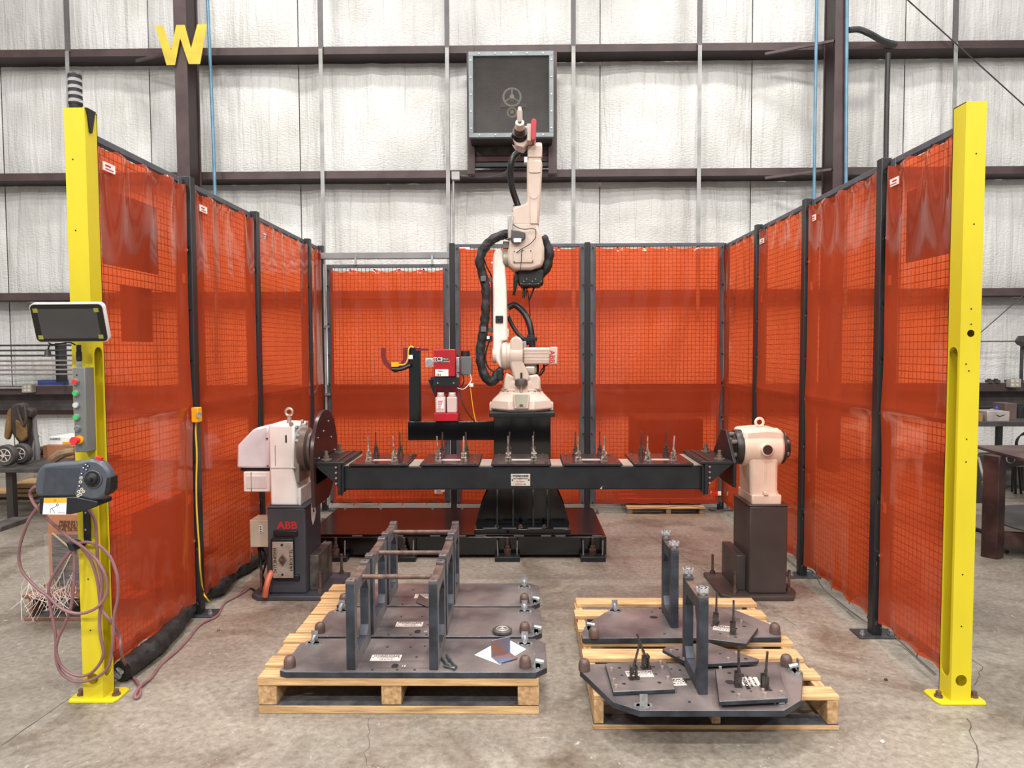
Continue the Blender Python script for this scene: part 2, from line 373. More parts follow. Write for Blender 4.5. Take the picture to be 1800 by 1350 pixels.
# portal columns (I section, flange towards the room)
def column(pa, pb, nm):
    xa = W(pa, 200, 8.4).x; xb = W(pb, 200, 8.4).x; xc = (xa+xb)/2
    m = MB(); m.box(xa, xb, 8.40, 8.412, 0, 7.2).box(xa, xb, 8.70, 8.712, 0, 7.2).box(xc-.004, xc+.004, 8.412, 8.70, 0, 7.2)
    o = m.build(nm, MAROON, org=(xc, 8.5, 0)); struct(o); return o
colL = column(309, 331, 'trim_1'); colR = column(1466, 1487, 'trim_2')
# make the column webs read as closed boxes from the side (channels, side shade put in by the darker maroon)
for o, s in ((colL, 1), (colR, -1)):
    x = o.location.x; MB().box(x+s*.03, x+s*.055, 8.412, 8.70, 0, 7.2).build('web_channel', MAROOND, o)
# flange braces
def brace(p, q, par):
    MB().tube([W(*p), W(*q)], .02, seg=4, sm=1).build('flange_brace', MAROON, par)
brace((240, 107, 8.8), (300, 92, 8.45), colL); brace((1345, 95, 8.8), (1466, 72, 8.45), colR); brace((1345, 313, 8.8), (1462, 298, 8.45), colR)

# ------------------------------------------------------------------ wall fittings
t = thing('letter_sign', W(318, 114, 8.36), 'flat yellow cut-out letter W fixed high on the left steel column', 'sign')
yw = 8.37
def wp(*pts): return [(W(x, y, yw).x, W(x, y, yw).z) for x, y in pts]
MB().prism(wp((273, 45), (287, 45), (301, 88), (310, 44), (325, 44), (336, 85), (347, 43), (364, 43), (352, 113), (332, 113), (317, 68), (308, 115), (293, 115)), 'y', yw-.006, yw).build('letter_face', mat('sign_yellow', (216, 190, 58), .5), t, bev=.002)
t2 = thing('exhaust_fan', W(898, 300, 8.6), 'square grey exhaust fan with expanded metal guard high on the back wall', 'fan')
x0, x1 = W(824, 170, 8.3).x, W(973, 170, 8.3).x; z0, z1 = W(898, 242, 8.3).z, W(898, 91, 8.3).z
fr = MAT_FR = mat('fan_frame_grey', (134, 142, 144), .45, .1); dk = mat('fan_dark', (64, 58, 58), .6, 0, (50, 46, 46), 5)
m = MB(); w = .05
m.box(x0, x1, 8.28, 8.34, z1-w, z1).box(x0, x1, 8.28, 8.34, z0, z0+w).box(x0, x0+w, 8.28, 8.34, z0+w, z1-w).box(x1-w, x1, 8.28, 8.34, z0+w, z1-w)
m.build('guard_frame', fr, t2, bev=.003)
m = MB(); m.box(x0+.01, x0+.02, 8.34, 8.95, z0, z1).box(x1-.02, x1-.01, 8.34, 8.95, z0, z1).box(x0+.02, x1-.02, 8.34, 8.95, z1-.01, z1).box(x0+.02, x1-.02, 8.34, 8.95, z0, z0+.01).box(x0+.02, x1-.02, 8.9, 8.95, z0+.01, z1-.01)
m.build('housing', dk, t2)
m = MB(); nr = 62; nc = 34; hh = (z1-z0-2*w)/nr; ww = (x1-x0-2*w)/nc; zz = z0+w; xx = x0+w; vs = []; fs = []
for r in range(nr):          # expanded metal: zig-zag strands
    for c in range(nc):
        a = (xx+c*ww, zz+r*hh); bpt = (xx+(c+.5)*ww, zz+(r+1)*hh); c2 = (xx+(c+1)*ww, zz+r*hh); T = hh*.42
        k = len(vs)
        vs += [(a[0], 8.3, a[1]), (bpt[0], 8.303, bpt[1]), (c2[0], 8.3, c2[1]), (c2[0], 8.303, c2[1]+T), (bpt[0], 8.306, bpt[1]+T), (a[0], 8.303, a[1]+T)]
        fs += [(k, k+1, k+4, k+5), (k+1, k+2, k+3, k+4)]
g = m._add(vs, fs).build('guard_mesh', mat('guard_wire', (112, 108, 104), .5, .2), t2); g['kind'] = 'stuff'
cx = W(900, 171, 8.5); MB().ring(cx, 'y', .10, .012, 28).box(cx.x-.006, cx.x+.006, 8.49, 8.51, cx.z, cx.z+.1).tube([cx, cx+Vector((.085, 0, -.05))], .007, sm=1).tube([cx, cx+Vector((-.085, 0, -.05))], .007, sm=1).cyl(cx-Vector((0, .03, 0)), cx+Vector((0, .05, 0)), .025).build('drive_pulley', mat('pulley_grey', (176, 168, 150), .5), t2)
cx = W(900, 198, 8.5); MB().ring(cx, 'y', .052, .01, 20).cyl(cx-Vector((0, .03, 0)), cx+Vector((0, .05, 0)), .02).build('motor_pulley', mat('pulley_brass', (160, 148, 110), .5), t2)
MB().box(W(880, 182, 8.55).x, W(925, 182, 8.55).x, 8.55, 8.6, W(900, 188, 8.55).z, W(900, 182, 8.55).z).build('motor_bracket', STEELD, t2)
for i in range(5):
    x = x0+.12+i*(x1-x0-.24)/4
    for z in (z0+.025, z1-.025): MB().cyl((x, 8.28, z), (x, 8.27, z), .008, seg=8).build('bolt', ZINC, t2)
    zq = z0+.1+i*(z1-z0-.2)/4
    for x in (x0+.025, x1-.025): MB().cyl((x, 8.28, zq), (x, 8.27, zq), .008, seg=8).build('bolt', ZINC, t2)
# side rails, hood louvre below
for a, bb in ((821, 834), (964, 979)):
    MB().box(W(a, 200, 8.62).x, W(bb, 200, 8.62).x, 8.62, 8.7, ZG[1], ZG[0]).build('side_rail', MAROON, t2)
for (ya, yb, mm) in ((244, 262, SLATE), (262, 275, STEELD), (276, 285, mat('red_brown', (84, 30, 28), .5)), (287, 294, BLKM)):
    MB().box(W(833, ya, 8.72).x, W(966, ya, 8.72).x, 8.68, 8.76, W(900, yb, 8.72).z, W(900, ya, 8.72).z).build('lower_louvre', mat('louvre_grey', (66, 60, 60), .6) if mm is SLATE else mm, t2)
for px in (826, 972): MB().box(W(px, 203, 8.3).x-.008, W(px, 203, 8.3).x+.012, 8.6, 8.61, W(px, 213, 8.6).z, W(px, 193, 8.6).z).build('side_tag', WHT, t2)

t = thing('junction_box', W(800, 316, 8.74), 'small grey electrical box on the second girt, left of the fan, with conduit', 'electrical box')
a = W(794, 316, 8.72); c = W(808, 302, 8.72)
MB().box(a.x, c.x, 8.70, 8.765, a.z, c.z).build('box_body', mat('box_grey', (182, 182, 178), .5), t, bev=.004)
MB().tube([W(797, 318, 8.74), W(797, 440, 8.74)], .012, sm=1).build('vertical_conduit', GALV, t)
MB().tube([W(808, 309, 8.74), W(830, 311, 8.74), W(862, 311, 8.74), W(884, 305, 8.70), W(892, 300, 8.70)], .013).build('flexible_conduit', mat('conduit_grey', (96, 92, 92), .5), t)
def pipe(pts, r, mt, nm, label, cat, grp=None): return tag(MB().tube(pts, r, sm=1 if len(pts) == 2 else 5).build(nm, mt), label, cat, grp)
pipe([W(364, -20, 8.62), W(378, 342, 8.62), W(380, 640, 8.62)], .02, BLUEC, 'conduit_pipe', 'thin blue steel conduit running down beside the left steel column', 'pipe')
pipe([W(1436, -20, 8.3), W(1431, 340, 8.3), W(1430, 560, 8.3)], .018, BLUEC, 'conduit_pipe', 'blue steel conduit left of the right steel column', 'pipe')
pipe([W(1489, -20, 8.36), W(1487, 320, 8.36), W(1486, 560, 8.36)], .02, BLUEC, 'conduit_pipe', 'blue steel conduit tight against the right side of the right steel column', 'pipe')
pipe([W(1492, 53, 8.55), W(1510, 52, 8.55), W(1530, 60, 8.55), W(1552, 72, 8.7), W(1575, 78, 8.74)], .036, mat('hose_dark', (62, 64, 64), .5), 'arched_hose', 'thick dark hose arching from the right column to the top girt', 'hose')
pipe([W(1561, 94, 8.72), W(1557, 300, 8.72), W(1556, 640, 8.72)], .03, mat('pipe_dark', (60, 58, 58), .5), 'drain_pipe', 'dark vertical pipe hanging below the top girt behind the right curtains', 'pipe')
pipe([W(1590, -5, 8.7), W(1800, 185, 8.72), W(1890, 268, 8.72)], .008, STEELD, 'brace_cable', 'thin diagonal steel cable crossing the upper right wall', 'cable')
pipe([W(1720, 588, 8.7), W(1800, 518, 8.7), W(1860, 466, 8.7)], .006, STEELD, 'brace_cable', 'thin diagonal cable rising to the right beside the right yellow post', 'cable')

# ================================================================== WELDING CELL FENCE
ZT = 2.37; ZB = .08
XF = 1.795          # inner face of the frames on the side fences
FRAME = mat('frame_grey', (88, 88, 94), .45, 0, (74, 74, 80), 8)
def fence_panel(p0, u, w, z0, z1, n, label, cut=None, mesh=True):
    # p0: start point on inner face, u: direction along the fence, n: outward normal
    mid = p0+u*(w/2); t = thing('mesh_fence', (mid.x, mid.y, z0), label, 'fence panel', 'steel mesh panels of the welding cell')
    M = Matrix((( u.x, n.x, 0, p0.x), (u.y, n.y, 0, p0.y), (0, 0, 1, 0), (0, 0, 0, 1)))
    m = MB(); m.M = M; s = .05; d = .028
    m.box(0, s, 0, d, z0, z1).box(w-s, w, 0, d, z0, z1).box(s, w-s, 0, d, z1-.03, z1).box(s, w-s, 0, d, z0, z0+.03)
    m.build('panel_frame', FRAME, t, bev=.003)
    m = MB(); m.M = M; g = .034; r = .0014
    def wire(a, b_, hz):
        if hz: m._add([(a[0], .012-r, a[1]), (b_[0], .012-r, b_[1]), (b_[0], .012, b_[1]+r*1.4), (a[0], .012, a[1]+r*1.4), (a[0], .012, a[1]-r*1.4), (b_[0], .012, b_[1]-r*1.4)], [(0, 1, 2, 3), (0, 4, 5, 1), (3, 2, 5, 4)])
        else: m._add([(a[0], .014-r, a[1]), (b_[0], .014-r, b_[1]), (b_[0]+r*1.4, .014, b_[1]), (a[0]+r*1.4, .014, a[1]), (a[0]-r*1.4, .014, a[1]), (b_[0]-r*1.4, .014, b_[1])], [(0, 1, 2, 3), (0, 4, 5, 1), (3, 2, 5, 4)])
    k = 1
    while z0+k*g < z1-.02: wire((.01, z0+k*g), (w-.01, z0+k*g), True); k += 1
    k = 1
    while k*g < w-.01: wire((k*g, z0+.01), (k*g, z1-.01), False); k += 1
    o = m.build('wire_mesh', mat('mesh_wire', (26, 22, 22), .5), t); o['kind'] = 'stuff'
    return t
def curtain(p0, u, w, z0, z1, n, label, seed, seam=1.15, tagpos=None, amp=1., ins=.043):
    mid = p0+u*(w/2); off = -.006
    t = thing('welding_curtain', (mid.x, mid.y, z0), label, 'curtain', 'orange welding curtains laced to the fence')
    nx, nz = 64, 120; vs = []; fs = []; gs = w/max(2, round(w/.22)); rnd = random.Random(seed); ph = [rnd.uniform(0, 6) for _ in range(12)]
    fr = [rnd.uniform(-1, 1) for _ in range(20)]
    def disp(a, z):
        tz = z1-z; bz = z-z0; d = .0
        gi = a/gs; f = gi-round(gi); g0 = round(gi)
        rad = .028*amp*math.exp(-tz/.22)*(1-math.exp(-tz/.02))
        d += rad*math.cos(f*PI*2)*.6
        d += .020*amp*math.exp(-tz/.55)*noise.noise(Vector((a*8+tz*2.5*fr[0], tz*1.5, seed)))
        d += .006*amp*math.exp(-tz/.35)*math.sin(a*30+tz*7*fr[3]+ph[1])*noise.noise(Vector((a*3, tz*3, seed+4)))*2
        d += .016*noise.noise(Vector((a*2.2, z*1.5, seed)))+.002*noise.noise(Vector((a*6, z*2.5, seed+2)))
        d += .006*math.exp(-bz/.14)*math.cos(f*PI*2)+.004*math.exp(-bz/.2)*noise.noise(Vector((a*9, bz*4, seed+8)))*2
        d += .014*math.exp(-abs(z-seam)/.03)-(0.006 if z < seam else 0)
        e = min(a, w-a); return d*min(1, .15+e/.1)
    for i in range(nx+1):
        for j in range(nz+1):
            a = w*i/nx; z = z0+(z1-z0)*j/nz
            pin = .02*math.exp(-((z-seam)/.16)**2); aa = a
            e = i/nx; ia = ins if abs(u.x) > .5 else .004; aa = ia-pin*.4+(w-ia-ins+pin*1.3)*e
            gi = a/gs; f = abs(gi-round(gi)); top = z1-.03
            sag = -.020*amp*math.sin(PI*f)**1.2*math.exp(-(z1-z)/.12)
            zz = z0+.0+(top-z0)*j/nz+sag+.008*math.sin(PI*f)*math.exp(-(z-z0)/.06)
            p = p0+u*aa-n*(.034+disp(a, z)); vs.append((p.x, p.y, zz))
    for i in range(nx):
        for j in range(nz):
            q = i*(nz+1)+j; fs.append((q, q+nz+1, q+nz+2, q+1))
    MB()._add(vs, fs).build('vinyl_sheet', VINYL, t)
    def grom(a, z):
        p = p0+u*a-n*.012; q = p-n*.012
        m = MB(); m.cyl((p.x, p.y, z), (q.x, q.y, z), .007, seg=10); m.tube([(q.x, q.y, z), (q.x+u.x*.012, q.y+u.y*.012, z-.012), (q.x-n.x*.01, q.y-n.y*.01, z-.03)], .002, seg=5, sm=1)
        m.build('grommet', INKG, t)
    k = int(round(w/gs))
    for i in range(k+1):
        for z in (z1-.03, z0+.012): grom(min(max(i*gs, .02), w-.02), z)
    for z in (z0+.31, z0+.62, seam-.3, seam, seam+.25, seam+.52, seam+.85):
        if z < z1-.1: grom(.012, z); grom(w-.012, z)
    if tagpos:
        a, z = tagpos; p = p0+u*a-n*.03
        m = MB(); m.M = Matrix(((u.x, n.x, 0, p.x), (u.y, n.y, 0, p.y), (0, 0, 1, 0), (0, 0, 0, 1)))
        m.box(-.045, .045, -.004, 0, z-.018, z+.018).build('warning_label', WHT, t)
        pr = MB(); pr.M = m.M; pr.box(-.03, .01, -.0055, -.004, z+.002, z+.008).box(-.03, .03, -.0055, -.004, z-.01, z-.007); pr.build('label_print', INKR, t)
    return t
INKG = mat('grommet_black', (48, 44, 44), .4, .5)
def post(x, y, label, h=ZT, clamp=()):
    t = thing('fence_post', (x, y, 0), label, 'fence post', 'charcoal posts of the welding cell fence')
    MB().box(x-.024, x+.024, y-.027, y+.027, .006, h).build('post_tube', POSTD, t, bev=.003)
    MB().box(x-.1, x+.1, y-.06, y+.06, 0, .008).build('foot_plate', POST, t, bev=.002)
    for s in (-1, 1): MB().bolt((x+s*.07, y-.02, .008), r=.009, h=.022).build('anchor_bolt', ZINC, t)
    s = -1 if x > 0 else 1
    for z in (1.98, .42):
        if abs(x) > 1.5:
            MB().cyl((x-s*.022, y-.03, z), (x+s*.005, y-.055, z), .010, seg=10).build('clamp_bolt', ZINC, t)
    return t
LY = [SX(p, q, -1.76).y for p, q in ((333, 330), (450, 385), (543, 430))] + [6.42]
RY = [SX(p, q, 1.76).y for p, q in ((1552, 300), (1417, 360), (1331, 402))] + [6.42]
print('LY', LY, 'RY', RY)
where = ['nearest the yellow post', 'second from the front', 'third from the front', 'at the back corner']
for i, y in enumerate(LY): post(-1.778, y+.025, 'charcoal square fence post in the left fence, ' + where[i])
for i, y in enumerate(RY): post(1.778, y+.025, 'charcoal square fence post in the right fence, ' + where[i])
BX = [W(803, 600, 6.3).x-.04, W(1033, 600, 6.3).x]
post(BX[0], 6.345, 'charcoal back fence post beside the gate, left of the robot'); post(BX[1], 6.345, 'charcoal back fence post just right of the robot')
bpanels = ['first bay from the front', 'second bay from the front', 'third bay from the front', 'last bay by the back corner']
for side, YS in ((-1, LY), (1, RY)):
    sn = 'left' if side < 0 else 'right'; prev = 2.99
    for i, y in enumerate(YS):
        a, b_ = prev, y; p0 = Vector((side*XF, a, 0)); u = Vector((0, 1, 0)); nn = Vector((side, 0, 0)); w = b_-a
        fence_panel(p0, u, w, ZB, ZT-.01, nn, 'steel mesh panel behind the curtain in the %s fence, %s' % (sn, bpanels[i]))
        curtain(p0, u, w, ZB+.005, ZT-.02, nn, 'orange vinyl welding curtain on the %s fence, %s' % (sn, bpanels[i]), 10*i+(3 if side > 0 else 1), tagpos=(.12 if side < 0 else w-.10, ZT-.14) if (i < 3) else None)
        prev = y+.05
u = Vector((1, 0, 0)); nn = Vector((0, 1, 0)); YB = 6.32
for i, (a, b_) in enumerate(((BX[0]+.025, BX[1]-.025), (BX[1]+.025, 1.755))):
    nm = ('behind the robot', 'right of the robot')[i]; p0 = Vector((a, YB, 0))
    fence_panel(p0, u, b_-a, ZB, ZT-.01, nn, 'steel mesh panel of the back fence %s' % nm)
    curtain(p0, u, b_-a, ZB+.005, ZT-.02, nn, 'orange vinyl welding curtain on the back fence %s' % nm, 50+i*9, tagpos=(.09, ZT-.06) if i == 0 else (b_-a-.06, ZB+.1), amp=.7)
# gate at the left end of the back fence
zg = W(680, 464, 6.3).z
p0 = Vector((-1.70, YB, 0)); w = BX[0]-.03-p0.x
g = fence_panel(p0, u, w, ZB+.01, zg, nn, 'lower mesh gate of the cell, under a grey header beam'); g['category'] = 'gate'
MB().box(p0.x-.02, p0.x-.005, YB-.03, YB-.01, ZB, zg).build('gate_track', GALV, g)
for z in (zg-.55, 1.05, .75): MB().box(p0.x-.02, p0.x+.03, YB-.05, YB-.03, z, z+.02).build('gate_latch', ZINC, g)
for a in (.26, w-.14): MB().box(p0.x+a-.008, p0.x+a+.008, YB-.02, YB, zg-.005, zg+.075).build('roller_hanger', ZINC, g)
curtain(p0, u, w, ZB+.015, zg-.02, nn, 'orange vinyl welding curtain on the gate left of the robot', 91, amp=1.1, tagpos=(w-.09, ZB+.12))
m = MB().box(-1.75, BX[0]-.02, YB, YB+.06, W(680, 457, 6.42).z, W(680, 446, 6.42).z)
tag(m.build('header_beam', mat('header_grey', (138, 138, 138), .5, .1), bev=.003), 'grey horizontal header beam above the gate', 'beam')
# dark side posts meet curtain ties: reflective white patches on the frames
for px, py, s, i in ((324, 487, -1, 0), (443, 505, -1, 1), (538, 527, -1, 2), (1565, 490, 1, 0), (1429, 500, 1, 1), (1340, 524, 1, 2), (1276, 529, 1, 3), (1424, 845, 1, 1), (1553, 897, 1, 0), (333, 883, -1, 0)):
    p = SX(px, py, s*(XF-.035)); YS = LY if s < 0 else RY; y = YS[i]-.02
    m = MB().box(s*(XF-.0005), s*(XF-.0025), y-.017, y+.017, p.z-.025, p.z+.025)
    nm = 'white reflective patch on the %s fence, bay %s, %s' % ('left' if s < 0 else 'right', ['nearest the front', 'next behind the front bay', 'third back', 'at the corner'][i], 'low down' if p.z < 1 else 'at eye height')
    tag(m.build('reflective_patch', mat('patch_white', (214, 208, 204), .4)), nm, 'sticker', 'white patches on the fence frames')

# ------------------------------------------------------------------ yellow posts
def yellow_post(side):
    Y0 = 2.90; D = .085; s = side
    if s < 0: xo, xi = W(147, 1238, Y0).x, W(182, 1238, Y0).x; zt = W(130, 189, Y0).z
    else: xo, xi = W(1706, 1238, Y0).x, W(1671, 1238, Y0).x; zt = W(1715, 178, Y0).z
    xc = (xo+xi)/2; hw = abs(xo-xi)/2
    t = thing('yellow_column', (xc, Y0+D/2, 0), ('yellow steel column at the left cell opening carrying the pendants' if s < 0 else 'plain yellow steel column at the right cell opening'), 'post')
    x0, x1 = xc-hw, xc+hw; xin = xi; k = -s   # inner face at xi
    tk = .006
    zs0 = SX(190 if s < 0 else 1663, 1188, xin).z; zs1 = SX(170 if s < 0 else 1675, 610, xin).z
    ya, yb = Y0+.014, Y0+D-.012
    m = MB()
    # front, back and outer walls
    hr = .023; hz = .095
    # front wall with round hole near foot (polygon ring)
    def plate_hole(m, x0, x1, z0, z1, cx, cz, r, y):
        n = 24; vs = []; fs = []
        corners = [(x1, z1), (x0, z1), (x0, z0), (x1, z0)]
        for i in range(n):
            a = PI/4+2*PI*i/n; vs.append((cx+r*math.cos(a), y, cz+r*math.sin(a)))
        for i in range(n):
            a = PI/4+2*PI*i/n; dx, dz = math.cos(a), math.sin(a)
            q = i/(n/4); kq = int(q); f = q-kq; c0 = corners[kq % 4]; c1 = corners[(kq+1) % 4]
            vs.append((c0[0]+(c1[0]-c0[0])*f, y, c0[1]+(c1[1]-c0[1])*f))
        for i in range(n): j = (i+1) % n; fs.append((i, j, n+j, n+i))
        m._add(vs, fs)
    plate_hole(m, x0, x1, .0, .19, xc, hz, hr, Y0)
    if s < 0: m._add([(x0, Y0, .19), (x1, Y0, .19), (x1, Y0, zt), (x0, Y0, zt)], [(0, 1, 2, 3)])
    else:
        zh = W(1706, 586, Y0).z
        m._add([(x0, Y0, .19), (x1, Y0, .19), (x1, Y0, zh-.1), (x0, Y0, zh-.1)], [(0, 1, 2, 3)])
        plate_hole(m, x0, x1, zh-.1, zh+.1, xc+.001, zh, .0145, Y0)
        m._add([(x0, Y0, zh+.1), (x1, Y0, zh+.1), (x1, Y0, zt), (x0, Y0, zt)], [(0, 1, 2, 3)])
    m.box(x0, x1, Y0+D-.004, Y0+D, 0, zt)
    xo2 = xo+k*.004; m.box(xo, xo2, Y0+.0005, Y0+D-.004, 0, zt)
    m.box(x0, x1, Y0+.0005, Y0+D, zt-.004, zt)
    # inner wall with a long slot
    e_ = .0006; m.box(xin-k*.004, xin, Y0+e_, Y0+D, 0, zs0).box(xin-k*.004, xin, Y0+e_, Y0+D, zs1, zt)
    m.box(xin-k*.004, xin, Y0+e_, ya, zs0, zs1).box(xin-k*.004, xin, yb, Y0+D, zs0, zs1)
    cy = (ya+yb)/2; R = (yb-ya)/2
    for zc, sg in ((zs1-.0, 1), (zs0, -1)):      # rounded ends
        for q in (0, 1):
            pts = [(ya if q == 0 else yb, zc)]
            for i in range(7):
                a = PI/2*i/6; pts.append((cy+(-1 if q == 0 else 1)*R*math.cos(a), zc-sg*R+sg*R*math.sin(a)))
            m.prism(pts, 'x', xin-k*.004, xin)
    m.build('column_tube', YEL, t)
    pl = [(x0-.05, Y0-.02), (x1+.05, Y0-.02), (x1+.06, Y0+.0), (x1+.06, Y0+D+.005), (x1+.04, Y0+D+.02), (x0-.04, Y0+D+.02), (x0-.06, Y0+D+.005), (x0-.06, Y0)]
    MB().prism(pl, 'z', 0, .010).build('foot_plate', YEL, t, bev=.002)
    for xx in (x0-.03, x1+.035): MB().bolt((xx, Y0+.035, .010), r=.011, h=.024).build('anchor_bolt', RUST, t)
    for (px, py) in (((128, 280), (133, 405), (155, 1018), (159, 1108)) if s < 0 else ((1716, 270), (1712, 394), (1707, 543), (1707, 570), (1698, 640), (1703, 652), (1699, 772), (1698, 812), (1692, 1010), (1690, 1101))):
        p = W(px, py, Y0); MB().cyl((p.x, Y0-.001, p.z), (p.x, Y0+.002, p.z), .0032, seg=8).build('screw_hole', INK, t)
    return t, x0, x1, Y0, D, zt
ycl, ycx0, ycx1, ycy, ycd, yczt = yellow_post(-1); yellow_post(1)

# stack light on the left column
bx = W(133, 184, 2.935); t = thing('stack_light', (bx.x, 2.935, yczt), 'unlit stack light with four clear lens tiers on top of the left yellow column', 'signal light')
z = yczt; MB().lathe([(.022, z), (.024, z+.008), (.024, z+.02), (.026, z+.022), (.026, z+.03)], (bx.x, 2.935, 0)).build('lamp_base', RUBBER, t)
z += .03
for i in range(4):
    MB().lathe([(.0235, z), (.0235, z+.015)], (bx.x, 2.935, 0)).build('lens', LENS, t)
    MB().lathe([(.014, z+.001), (.010, z+.007), (.014, z+.014)], (bx.x, 2.935, 0), seg=12).build('reflector', ZINC, t)
    MB().lathe([(.0255, z+.015), (.0255, z+.027)], (bx.x, 2.935, 0)).build('tier_ring', RUBBER, t); z += .027
MB().lathe([(.0255, z), (.022, z+.006), (.006, z+.009)], (bx.x, 2.935, 0)).build('lamp_cap', RUBBER, t)
MB().box(ycx0+.02, ycx1+.006, 2.91, 2.97, yczt, yczt+.003).prism([(2.905, yczt), (2.965, yczt), (2.95, yczt-.06), (2.94, yczt-.09), (2.925, yczt-.09), (2.915, yczt-.03)], 'x', ycx1+.001, ycx1+.006).build('mount_bracket', BLKM, t)

# ================================================================== ROBOT BASE AND PLINTH
yf = 4.95; zt0 = W(700, 944, yf).z
xl = -1.52; xr = W(1066, 960, yf).x
t = thing('robot_base_frame', ((xl+xr)/2, 5.4, 0), 'long low black steel base frame on the floor under the robot plinth', 'machine base')
MB().box(xl, xr, yf, yf+.9, .02, zt0).build('channel_frame', BLK, t, bev=.004)
MB().box(xl+.02, xr-.02, yf+.03, yf+.87, zt0, zt0+.012).build('deck_plate', mat('deck_red_reflection', (38, 18, 18), .22, 0, (28, 13, 13), 3, spec=.25), t, bev=.002)  # the curtain's red reflection is mixed into the black plate's base colour
for px in (628, 700, 765, 810, 845, 912, 960, 985, 1050):
    p = W(px, 941, yf+.02); MB().box(p.x-.035, p.x+.035, yf+.012, yf+.028, zt0, zt0+.006).build('weld_bead', mat('weld_shine', (120, 120, 124), .35, .5), t)
for px in (590, 710, 892, 1042):
    x = W(px, 975, yf-.06).x; f = MB().box(x-.085, x+.085, yf-.10, yf-.005, 0, .035).build('levelling_foot', BLKM, t, bev=.003)
    MB().cyl((x, yf-.05, .035), (x, yf-.05, .075), .024, seg=14).cyl((x, yf-.05, .075), (x, yf-.05, .10), .017, seg=6).cyl((x, yf-.05, .1), (x, yf-.05, .155), .009).build('levelling_bolt', RUST, f)
    for s in (-1, 1): MB().cyl((x+s*.065, yf-.07, .035), (x+s*.068, yf-.07, .14), .005, seg=8).build('anchor_stud', ZINC, f)
for px in (605, 668, 760, 812, 845, 905):
    p = W(px, 897, 5.75); MB().bolt((p.x, 5.78, zt0+.012), r=.008, h=.012).build('deck_bolt', ZINC, t)
# plinth
YP = 5.15; cxp = (W(868, 800, YP).x+W(968, 800, YP).x)/2; hwp = (W(968, 800, YP).x-W(868, 800, YP).x)/2
zb = zt0+.012; ztp = W(915, 725, YP).z
t = thing('robot_plinth', (cxp, YP+.25, zb), 'tall black welded steel plinth under the robot with flared base', 'plinth')
MB().box(cxp-hwp, cxp+hwp, YP, YP+.44, zb+.03, ztp-.03).build('plinth_column', BLK, t, bev=.003)
MB().box(cxp-hwp-.03, cxp+hwp+.03, YP-.03, YP+.47, ztp-.03, ztp).build('top_plate', BLKM, t, bev=.003)
MB().box(W(833, 930, 5.0).x, W(1003, 930, 5.0).x, 5.0, 5.75, zb, zb+.03).build('foot_plate', BLK, t, bev=.003)
gz = W(915, 838, YP).z; e = .115
for x in (cxp-hwp+.02, cxp-hwp*.35, cxp+hwp*.35, cxp+hwp-.032):
    MB().prism([(YP, zb+.03), (YP-.13, zb+.03), (YP-.13, zb+.05), (YP, gz)], 'x', x, x+.012).build('front_gusset', BLK, t)
for s in (-1, 1):
    x = cxp+s*hwp; MB().prism([(x, zb+.03), (x+s*.135, zb+.03), (x+s*.11, zb+.12), (x, gz)], 'y', YP+.002, YP+.02).build('side_gusset', BLK, t)
    MB().prism([(x, zb+.03), (x+s*.135, zb+.03), (x+s*.11, zb+.12), (x, gz)], 'y', YP+.40, YP+.42).build('side_gusset', BLK, t)
for px in (873, 915, 957): MB().bolt(W(px, 925, 5.04)+Vector((0, 0, 0)) if False else (W(px, 925, 5.04).x, 5.04, zb+.03), r=.012, h=.02).build('hex_bolt', RUST, t)
for px in (862, 895, 940, 985): x = W(px, 918, 5.03).x; MB().box(x-.05, x+.05, 5.0, 5.02, zb+.03, zb+.036).build('weld_bead', MATS['weld_shine'], t)
# side arm carrying the torch cleaner
YA = 5.2; za0, za1 = W(790, 774, YA).z, W(790, 741, YA).z; xa = W(717, 757, YA).x
MB().box(xa, cxp-hwp, YA, YA+.15, za0, za1).build('side_arm', BLK, t, bev=.004)
xpst = W(727, 700, YA).x; MB().box(W(718, 700, YA).x, W(737, 700, YA).x, YA+.03, YA+.11, za1, W(727, 611, YA).z).build('side_post', BLK, t, bev=.003)
# cable cradle and wire gauge on the post
t = thing('cable_cradle', W(700, 610, YA), 'maroon U-shaped cradle with yellow lead on the black side post', 'cradle')
cu_mat = mat('cradle_maroon', (112, 26, 30), .45)
outp = [(669, 611), (669, 625), (672, 634), (679, 641), (688, 646), (698, 646), (706, 641), (709, 632), (709, 611), (722, 611), (722, 636), (715, 648), (702, 655), (684, 652)]
arcs = [W(x, y, YA) for x, y in ((672, 611), (672, 626), (676, 637), (684, 644), (693, 648))]
m = MB(); P2 = [(W(x, y, YA).x, W(x, y, YA).z) for x, y in ((669, 611), (676, 611), (676, 626), (680, 634), (688, 641), (695, 645), (703, 640), (708, 632), (708, 611), (718, 611), (718, 640), (706, 651), (694, 655), (684, 650), (674, 640), (669, 628))]
m.prism(P2, 'y', YA+.01, YA+.04).build('cradle_hook', cu_mat, t, bev=.002)
MB().box(W(688, 638, YA).x, W(701, 638, YA).x, YA-.01, YA+.012, W(690, 645, YA).z, W(690, 637, YA).z).build('yellow_clip', YORG, t, bev=.002)
MB().tube([W(701, 642, YA-.01), W(712, 640, YA-.01), (W(717, 630, YA-.01)), W(718, 615, YA-.01), W(722, 609, YA), W(727, 611, YA)], .0055).build('yellow_lead', YCORD, t)
MB().tube([W(690, 649, YA), W(705, 649, YA), W(722, 642, YA)], .014, sm=3).build('clamp_arm', BLKM, t)
MB().box(W(718, 626, YA).x, W(726, 626, YA).x, YA-.012, YA-.008, W(720, 631, YA).z, W(720, 624, YA).z).build('white_tag', WHT, t)
